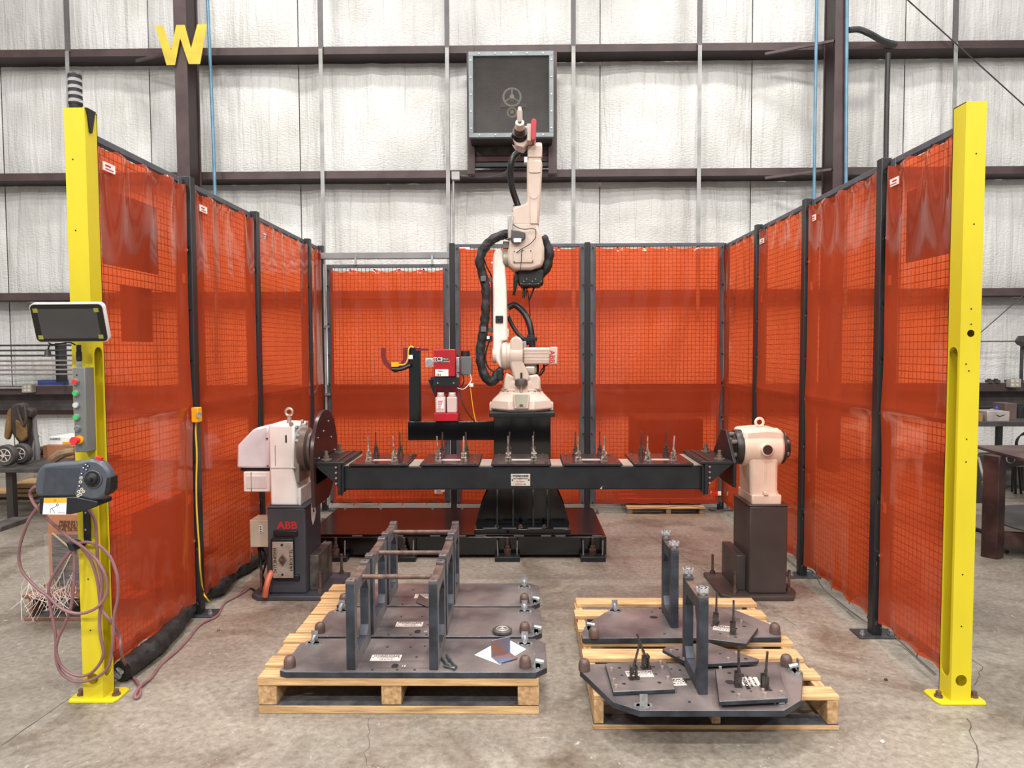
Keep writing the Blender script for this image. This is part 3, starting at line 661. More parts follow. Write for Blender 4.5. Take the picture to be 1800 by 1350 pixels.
MB().box(W(731, 614, YA).x, W(753, 614, YA).x, YA-.005, YA+.005, W(740, 616.5, YA).z, W(740, 612.5, YA).z).cyl(W(753, 614, YA), W(757, 613, YA), .003).build('wire_probe', cu_mat, t)

# torch cleaning station
Yt = 5.18
t = thing('torch_cleaner', (W(784, 740, Yt).x, Yt+.08, za1), 'red torch cleaning station with two white jugs on the black side arm', 'machine')
X = lambda px: W(px, 680, Yt).x
Z = lambda py: W(784, py, Yt).z
MB().box(X(763), X(805), Yt-.02, Yt+.13, Z(740), Z(726)).box(X(764), X(804), Yt+.09, Yt+.12, Z(726), Z(678)).build('red_tray', RED, t, bev=.003)
MB().box(X(763), X(801), Yt-.02, Yt+.12, Z(662), Z(614)).build('red_housing', RED, t, bev=.006)
MB().box(X(757), X(806), Yt-.01, Yt+.12, Z(668), Z(663)).box(X(762), X(806), Yt-.015, Yt+.1, Z(678), Z(668)).prism([(X(751), Z(668)), (X(763), Z(668)), (X(765), Z(700)), (X(763), Z(700))], 'y', Yt+.05, Yt+.06).build('black_bracket', BLKM, t)
MB().box(X(802), X(808), Yt-.01, Yt+.05, Z(664), Z(628)).build('fitting_block', ZINC, t, bev=.004)
MB().box(X(809), X(829), Yt+.03, Yt+.12, Z(660), Z(627)).build('valve_box', mat('valve_grey', (98, 100, 100), .45), t, bev=.006)
MB().cyl((X(817), Yt+.07, Z(627)), (X(817), Yt+.07, Z(617)), .033).build('valve_knob', RUBBER, t)
MB().box(X(748), X(763), Yt, Yt+.05, Z(645), Z(629)).build('gauge_block', LENS, t, bev=.006); MB().cyl((X(755), Yt, Z(637)), (X(755), Yt-.012, Z(637)), .024).build('gauge_dial', ZINC, t)
MB().box(X(766), X(789), Yt-.0225, Yt-.02, Z(661), Z(649)).build('data_label', WHT, t)
MB().box(X(766), X(789), Yt-.0225, Yt-.02, Z(637), Z(628.5)).build('brand_plate', INK, t)
text('TCS', .036, (X(771), Yt-.0235, Z(631.5)), WHT, t, bold=.02); text('TORCH CLEANING', .014, (X(777), Yt-.0235, Z(635.5)), WHT, t); text('WELD', .018, (X(783), Yt-.0235, Z(631)), WHT, t)
text('Station', .014, (X(775), Yt-.0235, Z(652)), INK, t); text('CE 2', .016, (X(772), Yt-.0235, Z(658.5)), INK, t, bold=.03)
for s in (1, -1): MB().cyl((X(784+s*14), Yt-.015, Z(673)), (X(784+s*14), Yt-.02, Z(673)), .006, seg=8).build('bolt', ZINC, t)
jx = (774, 794)
for i, px in enumerate(jx):
    j = thing('plastic_jug', (X(px), Yt+.03, Z(726)+.002), ('frosted white jug with printed label in the red tray, left one' if i == 0 else 'frosted white jug without label in the red tray, right one'), 'jug', 'white jugs in the red tray')
    w = .036; z0 = Z(726)+.002; z1 = Z(698); ctr = X(px)
    MB().box(ctr-w, ctr+w, Yt-.006, Yt+.07, z0, z1).lathe([(.034, z1), (.024, z1+.012), (.02, z1+.018)], (ctr, Yt+.03, 0)).build('jug_body', JUG, j, bev=.006)
    MB().lathe([(.025, z1+.016), (.025, z1+.032)], (ctr, Yt+.03, 0)).build('jug_cap', WHT, j)
    if i == 0:
        MB().box(ctr-.026, ctr+.024, Yt-.009, Yt-.007, z0+.03, z1-.01).build('jug_label', PAPER, j)
        for k in range(5): MB().box(ctr-.02, ctr+.018-.004*k, Yt-.0105, Yt-.009, z1-.03-k*.012, z1-.026-k*.012).build('label_line', INKR, j)
MB().tube([(X(802), Yt, Z(655)), (X(812), Yt-.03, Z(656)), (X(816), Yt-.02, Z(668)), (X(812), Yt, Z(678)), (X(804), Yt, Z(683))], .004).build('black_hose', RUBBER, t)
MB().tube([(X(804), Yt, Z(682)), (X(815), Yt-.02, Z(684)), (X(824), Yt, Z(676)), (X(828), Yt+.03, Z(668)), (X(826), Yt+.03, Z(658))], .003).build('clear_hose', WHT, t)
MB().tube([(X(826), Yt+.02, Z(676)), (X(829), Yt, Z(700)), (X(832), Yt, Z(722)), (X(836), Yt, Z(741))], .003).build('orange_hose', YORG, t)
MB().tube([(X(806), Yt+.04, Z(680)), (X(812), Yt, Z(706)), (X(822), Yt, Z(726)), (X(833), Yt+.02, Z(741))], .004).build('black_hose', RUBBER, t)
MB().box(X(825), X(832), Yt, Yt+.01, Z(680), Z(674)).build('white_connector', WHT, t)

# ================================================================== ROBOT
YR = 5.38
rb = thing('welding_robot', (W(915, 725, YR).x, YR, ztp), 'cream six axis welding robot standing on the black plinth with arm raised', 'robot')
RX = lambda px, d=0: W(px, 600, YR+d).x
def RZ(py, d=0): return W(915, py, YR+d).z
def R(px, py, d=0): return W(px, py, YR+d)
cx = RX(916); k = YR/1270
# base casting
m = MB(); zb0 = ztp; oc = []
def octo(r, z, sq=.42):
    a = r; b2 = r*sq; return [(cx+p[0], YR+p[1], z) for p in ((-b2, -a), (b2, -a), (a, -b2), (a, b2), (b2, a), (-b2, a), (-a, b2), (-a, -b2))]
lv = [octo(.205, zb0+.0), octo(.225, zb0+.02), octo(.215, zb0+.075), octo(.165, zb0+.125), octo(.16, zb0+.14)]
vs = [p for l in lv for p in l]; fs = []
for q in range(len(lv)-1):
    for i in range(8): j = (i+1) % 8; fs.append((q*8+i, q*8+j, (q+1)*8+j, (q+1)*8+i))
fs += [list(range(8))[::-1], [32+i for i in range(8)]]
m._add(vs, fs).build('base_casting', CREAM, rb, bev=.006)
for s in (-1, 1): MB().box(cx+s*.20, cx+s*.235, YR-.08, YR+.08, zb0+.0, zb0+.06).build('base_ear', CREAM, rb, bev=.006)
# pocket with rim
MB().prism([(cx-.062, zb0+.135), (cx-.052, zb0+.025), (cx+.052, zb0+.025), (cx+.062, zb0+.135)], 'y', YR-.238, YR-.18).build('pocket_rim', CREAM, rb, bev=.006)
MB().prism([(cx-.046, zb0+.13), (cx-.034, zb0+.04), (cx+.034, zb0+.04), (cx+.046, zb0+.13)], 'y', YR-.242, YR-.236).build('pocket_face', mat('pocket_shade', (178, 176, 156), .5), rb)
MB().box(cx-.012, cx+.012, YR-.246, YR-.24, zb0+.045, zb0+.06).build('pocket_plug', RUST, rb)
# turntable
MB().lathe([(.152, RZ(691)), (.152, RZ(683)), (.140, RZ(682)), (.138, RZ(672)), (.13, RZ(668))], (cx, YR, 0), seg=36).build('turntable', CREAM, rb)
for i in range(9):
    a = PI+PI*(i+.5)/9; MB().cyl((cx+.149*math.cos(a), YR+.149*math.sin(a), RZ(688)), (cx+.158*math.cos(a), YR+.158*math.sin(a), RZ(688)), .008, seg=8).build('cap_screw', RUST, rb)
m = MB(); m.prism([(RX(885), RZ(684)), (RX(950), RZ(684)), (RX(949), RZ(664)), (RX(944), RZ(657)), (RX(934), RZ(659)), (RX(905), RZ(662)), (RX(890), RZ(654)), (RX(887), RZ(668))], 'y', YR-.11, YR+.11); m.build('turret_casting', CREAM, rb, bev=.012)
# shoulder yoke (front cheek)
zc = RZ(625); yc = YR
m = MB(); prof = [(YR-.155+0, 0)]
ck = [(RX(897), RZ(606)), (RX(899), RZ(595)), (RX(907), RZ(591)), (RX(915), RZ(594)), (RX(919), RZ(602)), (RX(919), RZ(636)), (RX(925), RZ(648)), (RX(931), RZ(662)), (RX(928), RZ(671)), (RX(918), RZ(674)), (RX(905), RZ(671)), (RX(901), RZ(655)), (RX(897), RZ(640))]
m.prism(ck, 'y', YR-.13, YR+.13).build('shoulder_yoke', CREAM, rb, bev=.014)
MB().lathe([(.10, RX(882)), (.108, RX(884)), (.108, RX(890)), (.1, RX(892)), (.1, RX(897))], (0, YR-.02, zc), axis='x', seg=32).build('shoulder_drum', CREAM, rb)
MB().lathe([(.113, RX(897)), (.118, RX(899)), (.118, RX(916)), (.11, RX(919))], (0, YR-.02, zc), axis='x', seg=32).build('shoulder_housing', CREAM, rb)
MB().lathe([(.055, RX(866.5)), (.058, RX(868)), (.058, RX(872))], (0, YR-.04, RZ(624)), axis='x', seg=24).build('pivot_cap', CREAM, rb)
MB().lathe([(.046, RZ(676)), (.048, RZ(672)), (.044, RZ(666)), (.03, RZ(664))], (RX(916), YR-.15, 0), seg=20).build('stop_collar', mat('collar_grey', (92, 84, 80), .4, .3), rb)
MB().cyl((RX(916), YR-.15, RZ(690)), (RX(916), YR-.15, RZ(675)), .013).build('stop_pin', PINK, rb)
MB().box(RX(914.5), RX(918), YR-.138, YR-.13, RZ(664), RZ(654)).build('slot_recess', INK, rb)
# motor with ribs
m = MB(); m.box(RX(919), RX(966), YR-.10, YR+.03, RZ(640), RZ(611)); m.build('shoulder_motor', CREAM, rb, bev=.012)
for q in (616, 621, 627, 633): MB().box(RX(920), RX(964), YR-.103, YR-.10, RZ(q)-.002, RZ(q)+.002).build('motor_rib', mat('cream_shade', (206, 184, 166), .45), rb)
MB().box(RX(965), RX(979), YR-.105, YR+.035, RZ(640.5), RZ(610)).build('motor_end_cap', CREAM, rb, bev=.01)
text('ABB', .052, (RX(969), YR-.1065, RZ(627)), INKR, rb, rot=-PI/2, bold=.02)
MB().lathe([(.035, RX(921)), (.045, RX(924)), (.045, RX(939)), (.03, RX(943))], (0, YR-.02, RZ(648)), axis='x').build('lower_motor', mat('silver_cream', (214, 208, 200), .3, .3), rb)
MB().box(RX(919), RX(925), YR-.08, YR-.02, RZ(611), RZ(600)).build('terminal_block', ZINC, rb, bev=.003)
MB().tube([R(944, 640), R(944, 652), R(943, 661)], .014, sm=2).tube([R(956, 641, -.03), R(956, 650, -.04), R(951, 658, -.03), R(945, 661)], .007).tube([R(963, 641, -.03), R(955, 646, -.04), R(948, 657, -.03)], .004).build('motor_cables', RUBBER, rb)
# lower arm (white)
m = MB(); m.prism([(RX(867), RZ(615)), (RX(868), RZ(460)), (RX(869), RZ(448)), (RX(873), RZ(440)), (RX(882), RZ(439)), (RX(885), RZ(446)), (RX(885), RZ(463)), (RX(889), RZ(470)), (RX(891), RZ(500)), (RX(893), RZ(598)), (RX(882), RZ(600)), (RX(882), RZ(648)), (RX(876), RZ(640)), (RX(869), RZ(630))], 'y', YR-.085, YR+.055)
m.build('lower_arm', mat('white_arm', (242, 234, 224), .38), rb, bev=.014)
MB().box(RX(886), RX(895), YR-.07, YR+.0, RZ(593), RZ(578)).build('stop_block', CREAM, rb, bev=.006)
MB().box(RX(872), RX(885), YR-.098, YR-.085, RZ(568), RZ(556)).cyl((RX(878), YR-.099, RZ(561)), (RX(878), YR-.104, RZ(561)), .006).build('arm_bracket', BLKM, rb, bev=.002)
for q in (463, 495, 537, 577): MB().cyl((RX(868), YR-.03, RZ(q)), (RX(864.5), YR-.03, RZ(q)), .008, seg=8).build('arm_bolt', WHT, rb)
# elbow
MB().lathe([(.05, RX(884)), (.062, RX(886)), (.062, RX(893)), (.07, RX(896))], (0, YR-.02, RZ(455)), axis='x', seg=24).build('elbow_joint', mat('joint_grey', (176, 170, 156), .4, .2), rb)
MB().box(RX(885), RX(896), YR-.06, YR+.02, RZ(438), RZ(426)).build('elbow_block', mat('joint_grey2', (140, 134, 126), .45), rb, bev=.004)
elb = [(RX(896), RZ(436)), (RX(897), RZ(402)), (RX(904), RZ(396)), (RX(944), RZ(396)), (RX(950), RZ(415)), (RX(956), RZ(440)), (RX(956), RZ(460)), (RX(952), RZ(472)), (RX(934), RZ(478)), (RX(905), RZ(478)), (RX(896), RZ(470)), (RX(892), RZ(455))]
MB().prism(elb, 'y', YR-.15, YR+.12).build('elbow_casting', CREAM, rb, bev=.02)
MB().prism([(RX(903), RZ(466)), (RX(904), RZ(446)), (RX(934), RZ(444)), (RX(937), RZ(466))], 'y', YR-.162, YR-.148).build('elbow_cover', CREAM, rb, bev=.004)
for a, q in ((905, 447), (919, 445), (933, 446), (905, 465), (936, 464)): MB().cyl((RX(a), YR-.163, RZ(q)), (RX(a), YR-.167, RZ(q)), .005, seg=8).build('cover_screw', RUST, rb)
MB().box(RX(894), RX(903), YR-.17, YR-.08, RZ(425), RZ(385)).build('wire_feeder_side', mat('pale_grey_metal', (190, 186, 180), .3, .4), rb, bev=.006)
MB().prism([(RX(900), RZ(432)), (RX(900), RZ(410)), (RX(924), RZ(416)), (RX(924), RZ(425)), (RX(915), RZ(434))], 'y', YR-.19, YR-.15).build('wire_feeder', mat('feeder_dark', (84, 80, 80), .35, .3), rb, bev=.006)
MB().box(RX(904), RX(917), YR-.20, YR-.188, RZ(433), RZ(426)).build('feeder_latch', WHT, rb, bev=.003)
MB().tube([R(900, 393, -.16), R(910, 400, -.19), R(922, 403, -.19), R(938, 402, -.18), R(942, 408, -.18), R(940, 420, -.18), R(930, 430, -.18), R(918, 437, -.18), R(908, 444, -.17)], .003).tube([R(917, 440, -.17), R(916, 462, -.17), R(914, 480, -.16)], .0022).build('thin_cable', RUBBER, rb)
# upper arm
ua = [(RX(897), RZ(402)), (RX(903), RZ(378)), (RX(903), RZ(372)), (RX(926), RZ(364)), (RX(927), RZ(352)), (RX(927), RZ(290)), (RX(952), RZ(290)), (RX(953), RZ(300)), (RX(951), RZ(340)), (RX(947), RZ(402))]
MB().prism(ua, 'y', YR-.15, YR+.05).build('upper_arm', CREAM, rb, bev=.014)
MB().prism([(RX(932), RZ(400)), (RX(932), RZ(350)), (RX(935), RZ(345)), (RX(942), RZ(345)), (RX(945), RZ(350)), (RX(944), RZ(400))], 'y', YR-.158, YR-.15).build('arm_rib', CREAM, rb, bev=.003)
MB().cyl((RX(938.5), YR-.157, RZ(351)), (RX(938.5), YR-.162, RZ(351)), .028, seg=24).build('arm_boss', CREAM, rb)
MB().prism([(RX(930), RZ(312)), (RX(930), RZ(293)), (RX(950), RZ(293)), (RX(950), RZ(312)), (RX(945), RZ(313)), (RX(934), RZ(313))], 'y', YR-.157, YR-.15).build('arm_cover', CREAM, rb, bev=.002)
MB().lathe([(.05, RZ(376)), (.05, RZ(369)), (.03, RZ(368))], (RX(913), YR-.1, 0), seg=24).build('hose_flange', mat('flange_white', (220, 212, 204), .35, .2), rb)
for i in range(6):
    a = 2*PI*i/6+.4; MB().cyl((RX(913)+.04*math.cos(a), YR-.1+.04*math.sin(a), RZ(369)), (RX(913)+.04*math.cos(a), YR-.1+.04*math.sin(a), RZ(368)+.008), .005, seg=8).build('flange_screw', INK, rb)
MB().lathe([(.052, RX(929)), (.055, RX(930)), (.055, RX(950)), (.05, RX(953))], (0, YR-.05, RZ(268)), axis='x').box(RX(928), RX(953), YR-.12, YR+.0, RZ(284), RZ(264)).build('wrist_casting', CREAM, rb, bev=.006)
MB().box(RX(929), RX(951), YR-.11, YR+.0, RZ(291), RZ(283)).build('wrist_neck', CREAM, rb, bev=.004)
MB().box(RX(922), RX(928), YR-.12, YR-.06, RZ(293), RZ(283)).build('connector_box', WHT, rb, bev=.003)
# wrist head tilted towards the room
wy = -.16
MB().prism([(RX(902), RZ(258)), (RX(902), RZ(243)), (RX(914), RZ(236)), (RX(928), RZ(234)), (RX(936), RZ(236)), (RX(937), RZ(262)), (RX(928), RZ(264)), (RX(921), RZ(272)), (RX(908), RZ(268))], 'y', YR+wy-.02, YR-.03).build('wrist_head', CREAM, rb, bev=.008)
c0 = Vector((RX(915, wy), YR+wy-.02, RZ(249))); dr = Vector((0, -.9, .42)).normalized()
MB().cyl(c0-dr*.02, c0+dr*.03, .054, seg=28).build('wrist_black_ring', RUBBER, rb)
MB().cyl(c0+dr*.03, c0+dr*.07, .038, seg=24).build('tool_flange', RUST, rb)
MB().tube([R(903, 254, wy), R(899, 245, wy-.03), R(901, 236, wy-.02), R(908, 234, wy)], .008).build('wrist_cable', RUBBER, rb)
MB().box(RX(927), RX(934.5), YR+wy-.05, YR-.06, RZ(262), RZ(233)).build('clutch_body', CREAM, rb, bev=.004)
MB().prism([(RX(933.5), RZ(258)), (RX(934), RZ(229)), (RX(936.5), RZ(226)), (RX(941.5), RZ(226.5)), (RX(943), RZ(230)), (RX(942), RZ(258)), (RX(939.5), RZ(262)), (RX(935), RZ(262))], 'y', YR+wy-.07, YR-.05).build('red_guard', RED, rb, bev=.003)
c1 = c0+dr*.07; MB().cyl(c1, c1+dr*.05, .034, .030, seg=24).build('torch_body', CREAM, rb)
c2 = c1+dr*.05; up = Vector((0.0, -.25, .95)).normalized()
MB().cyl(c2, c2+dr*.004, .012).build('torch_port', INK, rb)
MB().tube([c1+dr*.03, c1+dr*.03+up*.03, c1+dr*.03+up*.09], .019, sm=2).cyl(c1+dr*.03+up*.085, c1+dr*.03+up*.115, .017, .011).build('torch_nozzle', mat('nozzle_cream', (232, 216, 204), .3, .3), rb)
# hoses
MB().tube([R(911, 268, wy+.03), R(903, 276, -.13), R(898, 292, -.13), R(897.5, 308, -.12), R(900, 330, -.11), R(907, 352, -.1), R(914, 372, -.1)], .0235, seg=14).build('torch_hose', mat('gloss_hose', (24, 20, 20), .25), rb)
sleeve = [R(895, 411, -.06), R(882, 413, -.08), R(869, 419, -.1), R(856, 430, -.1), R(847, 444, -.1), R(843, 459, -.1), R(846, 474, -.09), R(851, 492, -.08), R(855, 515, -.08), R(854, 540, -.08), R(852, 565, -.08), R(850, 580, -.08), R(847, 598, -.08), R(844, 620, -.08), R(846, 642, -.08), R(852, 660, -.08), R(861, 671, -.07), R(869, 668, -.06), R(874, 657, -.05), R(882, 652, -.04)]
MB().tube(sleeve, .034, seg=14, sm=9, rf=lambda L: .033+.0015*math.sin(L*60)).build('cloth_sleeve', CLOTH, rb)
MB().tube([R(952, 417, .0), R(959, 428), R(965, 443), R(964, 460), R(958, 474), R(948, 484)], .034, seg=12, sm=6, rf=lambda L: .036+.002*math.sin(L*60)).build('elbow_sleeve', CLOTH, rb)
MB().tube([R(902, 427, -.14), R(892, 421, -.1), R(875, 418, -.11), R(858, 428, -.11), R(850, 446, -.11), R(853, 462, -.1), R(859, 476, -.09), R(864, 488, -.05), R(865, 530, -.05), R(865, 585, -.05)], .005).build('signal_cable', RUBBER, rb)
for (a, q) in ((851, 487), (851, 574)):
    MB().box(RX(a-4), RX(a+5), YR-.13, YR-.03, RZ(q+10), RZ(q+1)).box(RX(a+4), RX(866), YR-.06, YR-.05, RZ(q+9), RZ(q+2)).build('sleeve_clamp', mat('clamp_grey', (92, 90, 90), .45), rb, bev=.003)
MB().box(RX(855), RX(864), YR-.06, YR-.03, RZ(512), RZ(506)).box(RX(855), RX(866), YR-.09, YR-.03, RZ(600), RZ(590)).build('cable_bracket', BLKM, rb)
MB().box(RX(857), RX(861.5), YR-.1, YR-.09, RZ(596), RZ(591)).build('white_clip', WHT, rb)
MB().tube([R(852, 585, -.1), R(850, 595, -.1), R(846, 607, -.1)], .008).tube([R(861, 598, -.08), R(856, 612, -.08), R(853, 630, -.08), R(860, 648, -.08), R(874, 656, -.07)], .006).build('inner_cables', RUBBER, rb)
MB().box(RX(873), RX(885), YR-.09, YR-.02, RZ(668), RZ(648)).build('cable_gland', RUBBER, rb, bev=.01)
MB().tube([R(893, 541, .05), R(903, 536, .05), R(914, 542, .03), R(925, 556, .0), R(932, 575, -.02), R(935, 598, -.03), R(936, 610, -.03)], .024, seg=14).build('loop_hose', mat('loop_hose_black', (26, 24, 25), .35), rb)
MB().tube([R(893, 556, .05), R(901, 573, .05), R(911, 587, .04), R(923, 598, .02), R(929, 604, 0)], .015, seg=12).build('loop_hose', MATS['loop_hose_black'], rb)
MB().box(RX(920), RX(944), YR-.06, YR+.02, RZ(600), RZ(593)).box(RX(926), RX(940), YR-.05, YR+.0, RZ(604), RZ(589)).build('hose_clamp', BLKM, rb, bev=.003)
MB().box(RX(911), RX(955), YR-.09, YR+.08, RZ(502), RZ(476)).box(RX(915), RX(950), YR-.1, YR+.06, RZ(506), RZ(498)).build('rear_motor_box', RUBBER, rb, bev=.012)
for i in range(8): MB().cyl((RX(916+i*5), YR-.105, RZ(501-(i % 3)*4)), (RX(916+i*5), YR-.11, RZ(501-(i % 3)*4)), .004, seg=6).build('connector_pin', ZINC, rb)
MB().tube([R(908, 478, -.06), R(907, 492, -.07), R(905, 508, -.07), R(903, 519, -.06)], .013, rf=lambda L: .014+.004*math.sin(L*30)).tube([R(921, 503, -.05), R(921, 514, -.05), R(920, 524, -.05)], .011).build('hanging_connector', RUBBER, rb)
MB().tube([R(924, 504, -.04), R(928, 515, -.04), R(930, 530, -.03), R(932, 556, -.02)], .004).tube([R(940, 503, -.04), R(935, 516, -.04), R(930, 528, -.03)], .006).tube([R(925, 522, -.04), R(926, 508, -.05), R(930, 505, -.05)], .004).build('hanging_cable', RUBBER, rb)

# ================================================================== POSITIONER
def pedestal(x0, x1, y0, y1, ztop, label, mt, name, side, ov=.07):
    t = thing(name, ((x0+x1)/2, (y0+y1)/2, 0), label, 'pedestal')
    MB().box(x0, x1, y0, y1, .026, ztop-.006).build('pedestal_column', mt, t, bev=.008)
    MB().box(x0-.004, x1+.004, y0-.004, y1+.004, ztop-.006, ztop).build('cap_plate', mt, t, bev=.002)
    a, b_ = (x0-ov-.03, x1+.16) if side < 0 else (x0-.16, x1+ov)
    ya, yb = y0-.05, y1+.09; c = .05
    MB().prism([(a+c, ya), (b_-c, ya), (b_, ya+c*2), (b_, yb), (a, yb), (a, ya+c)], 'z', 0, .026).build('floor_plate', mt, t, bev=.004)
    xs = x1 if side < 0 else x0; s = 1 if side < 0 else -1
    MB().box(xs+s*.0, xs+s*.055, y0+.06, y1+.05, .026, .235).build('side_block', mat('block_worn', (104, 98, 92), .45, .3, (60, 54, 50), 14, .1) if side < 0 else mt, t, bev=.004)
    for (q, w_) in ((xs+s*.075, y0+.02), (xs+s*.11, y1+.06), ((a+.03) if side < 0 else b_-.03, y1-.12), ((a+.04) if side < 0 else b_-.04, y0+.05)):
        MB().cyl((q, w_, .026), (q, w_, .15), .008, seg=10).cyl((q, w_, .026), (q, w_, .045), .016, seg=6).build('anchor_stud', RUST, t)
    return t
YPd = 4.14
hx0, hx1 = W(471, 980, YPd).x, W(538, 980, YPd).x; hz = W(505, 891, YPd).z
ph = pedestal(hx0, hx1, YPd, 4.46, hz, 'dark blue-grey pedestal under the white drive unit, with red letters', GRAPH, 'drive_pedestal', -1)
tx0, tx1 = W(1317, 980, YPd).x, W(1384, 980, YPd).x
pt = pedestal(tx0, tx1, YPd, 4.46, W(1350, 888, YPd).z, 'brown-grey pedestal under the cream tailstock on the right', BROWNG, 'tailstock_pedestal', 1)
yq = YPd-.001
text('ABB', .062, (W(505, 926, yq).x, yq-.001, W(505, 924, yq).z), mat('abb_red', (196, 44, 40), .5), ph, bold=.03, sx=1.05)
px = lambda a: W(a, 960, yq).x
pz = lambda a: W(505, a, yq).z
br = MB().box(px(482), px(524), yq-.012, yq, pz(942), pz(932)).box(px(484), px(526), yq-.012, yq, pz(1020), pz(1010)).box(px(479), px(518), yq-.03, yq, pz(1014), pz(945)).build('switch_backplate', BLKM, ph, bev=.004)
sp = MB().box(px(482), px(518), yq-.034, yq-.03, pz(1013), pz(950)).build('switch_plate', mat('switch_plate_steel', (172, 162, 152), .4, .3, (150, 138, 128), 20), ph, bev=.006)
MB().prism([(px(500), pz(992)), (px(492.5), pz(981)), (px(500), pz(970)), (px(507), pz(981))], 'y', yq-.042, yq-.034).cyl((px(499), yq-.042, pz(982)), (px(499), yq-.055, pz(982)), .010).build('switch_knob', RUST, ph, bev=.003)
for q in (955, 1007): MB().cyl((px(499), yq-.034, pz(q)), (px(499), yq-.037, pz(q)), .007, seg=10).build('plate_screw', INK, ph)
text('ENGINE LUG', .026, (px(486), yq-.0355, pz(982)), INK, ph, rot=-PI/2); text('1/4 BOLT TL', .024, (px(515), yq-.0355, pz(982)), INK, ph, rot=PI/2)
xs = hx1+.0095
MB().prism([(4.25, W(0, 888, 4.2).z+.0), (4.28, .545), (4.32, .515), (4.335, .46), (4.30, .42), (4.27, .40), (4.245, .44), (4.24, .50)], 'x', hx1+.0045, hx1+.006).build('white_sticker', WHT, ph)
MB().prism([(4.27, .48), (4.29, .51), (4.30, .47)], 'x', hx1+.006, hx1+.007).build('sticker_arrow', INK, ph)
t = thing('control_enclosure', (W(452, 960, 4.3).x, 4.36, W(452, 962, 4.3).z), 'beige control enclosure hung on the left side of the drive pedestal', 'electrical box')
MB().box(W(439, 930, 4.3).x, hx0-.003, 4.3, 4.44, W(450, 962, 4.3).z, W(450, 914, 4.3).z).build('enclosure_body', BEIGE, t, bev=.004)
MB().box(W(455, 930, 4.29).x, W(461, 930, 4.29).x, 4.296, 4.299, W(455, 936, 4.3).z, W(455, 923, 4.3).z).build('barcode_label', WHT, t)
for q in (925, 929, 933): MB().box(W(456, 930, 4.29).x, W(459, 930, 4.29).x, 4.294, 4.296, W(455, q+1.5, 4.3).z, W(455, q, 4.3).z).build('barcode', INK, t)
MB().tube([W(455, 962, 4.38), W(458, 985, 4.38), W(460, 1010, 4.35), W(464, 1025, 4.32), F(455, 1043), F(440, 1035), F(425, 1043)], .009).tube([W(460, 962, 4.38), W(466, 975, 4.36), W(467, 990, 4.3), W(461, 1015, 4.3), F(462, 1050, .01)], .006).build('enclosure_cables', RUBBER, t)
tag(MB().tube([W(478, 1005, 4.12), W(472, 1018, 4.08), W(468, 1034, 4.06), F(466, 1048, .035)], .017).build('orange_conduit', ORANGE), 'orange flexible conduit at the left front of the drive pedestal', 'conduit')
# white drive unit
Yd = 4.17
dx = lambda a: W(a, 820, Yd).x
dz = lambda a: W(500, a, Yd).z
hd = thing('positioner_drive', (dx(498), 4.32, hz), 'white positioner drive unit numbered 1 with black round face plate', 'machine')
m = MB(); m.prism([(dx(474), hz), (dx(523), hz), (dx(522), dz(862)), (dx(515), dz(828)), (dx(517), dz(790)), (dx(519), dz(748)), (dx(473), dz(746)), (dx(473), dz(820))], 'y', Yd, 4.45)
m.build('gearbox_casting', WHITE, hd, bev=.012)
# lip and groove details on the front
MB().box(dx(475), dx(520), Yd-.004, Yd+.01, dz(823), dz(821.5)).build('casting_seam', mat('white_shade', (206, 202, 196), .5), hd)
MB().box(dx(484), dx(485), Yd-.002, Yd+.002, dz(819), dz(783)).build('vent_slit', mat('slit_brown', (150, 118, 110), .5), hd)
MB().cyl((dx(513), Yd-.002, dz(745.5)), (dx(513), Yd+.01, dz(745.5)), .012).build('casting_plug', PINK, hd)
text('1', .06, (dx(504), Yd-.003, dz(772)), INK, hd, bold=.02)
m = MB(); m.prism([(4.19, dz(775)), (4.42, dz(775)), (4.44, dz(815)), (4.42, dz(850)), (4.19, dz(850))], 'x', dx(515), dx(524)); m.build('side_recess', mat('drive_side_grey', (150, 140, 130), .45), hd, bev=.006)
MB().lathe([(.13, dx(521)), (.13, dx(533)), (.11, dx(537)), (.11, dx(541))], (0, 4.30, dz(795)), axis='x', seg=32).build('output_hub', mat('hub_grey', (110, 96, 88), .4, .3), hd)
for (yy, zz) in ((4.19, 752), (4.30, 745), (4.40, 750), (4.19, 776), (4.22, 768)): MB().cyl((dx(519), yy, dz(zz)), (dx(523), yy, dz(zz)), .012, seg=8).build('hub_bolt', ZINC, hd)
MB().prism([(4.18, hz), (4.44, hz), (4.44, hz+.10), (4.18, hz+.10)], 'x', dx(522), dx(527)).build('lower_side_cover', WHITE, hd, bev=.004)
# eye bolt
c = W(508, 724, 4.28); MB().ring((c.x, 4.28, c.z), 'y', .021, .0075, 20).cyl((c.x, 4.28, c.z-.027), (c.x, 4.28, dz(746)-.002), .013).build('lifting_eye', PINK, hd)
# motor hood
Yh = 4.26
qx = lambda a: W(a, 790, Yh).x
qz = lambda a: W(440, a, Yh).z
MB().prism([(qx(415), qz(823)), (qx(473), qz(823)), (qx(473), qz(748)), (qx(452), qz(752)), (qx(444), qz(756)), (qx(417), qz(783))], 'y', Yh, 4.42).build('motor_hood', mat('hood_white', (226, 224, 230), .4), hd, bev=.012)
for q in (771, 819): MB().cyl((qx(470), Yh-.002, qz(q)), (qx(470), Yh-.005, qz(q)), .006, seg=8).build('hood_screw', RUST, hd)
MB().box(qx(420), qx(472), Yh+.02, Yh+.12, qz(829), qz(823)).build('hood_spacer', RUBBER, hd)
m = MB().box(qx(428), qx(474), Yh-.01, Yh+.12, qz(864), qz(829)).build('terminal_box', WHITE, hd, bev=.004)
MB().box(qx(433), qx(468), Yh-.014, Yh-.01, qz(858), qz(836)).build('terminal_lid', mat('lid_white', (222, 216, 212), .4), hd, bev=.002)
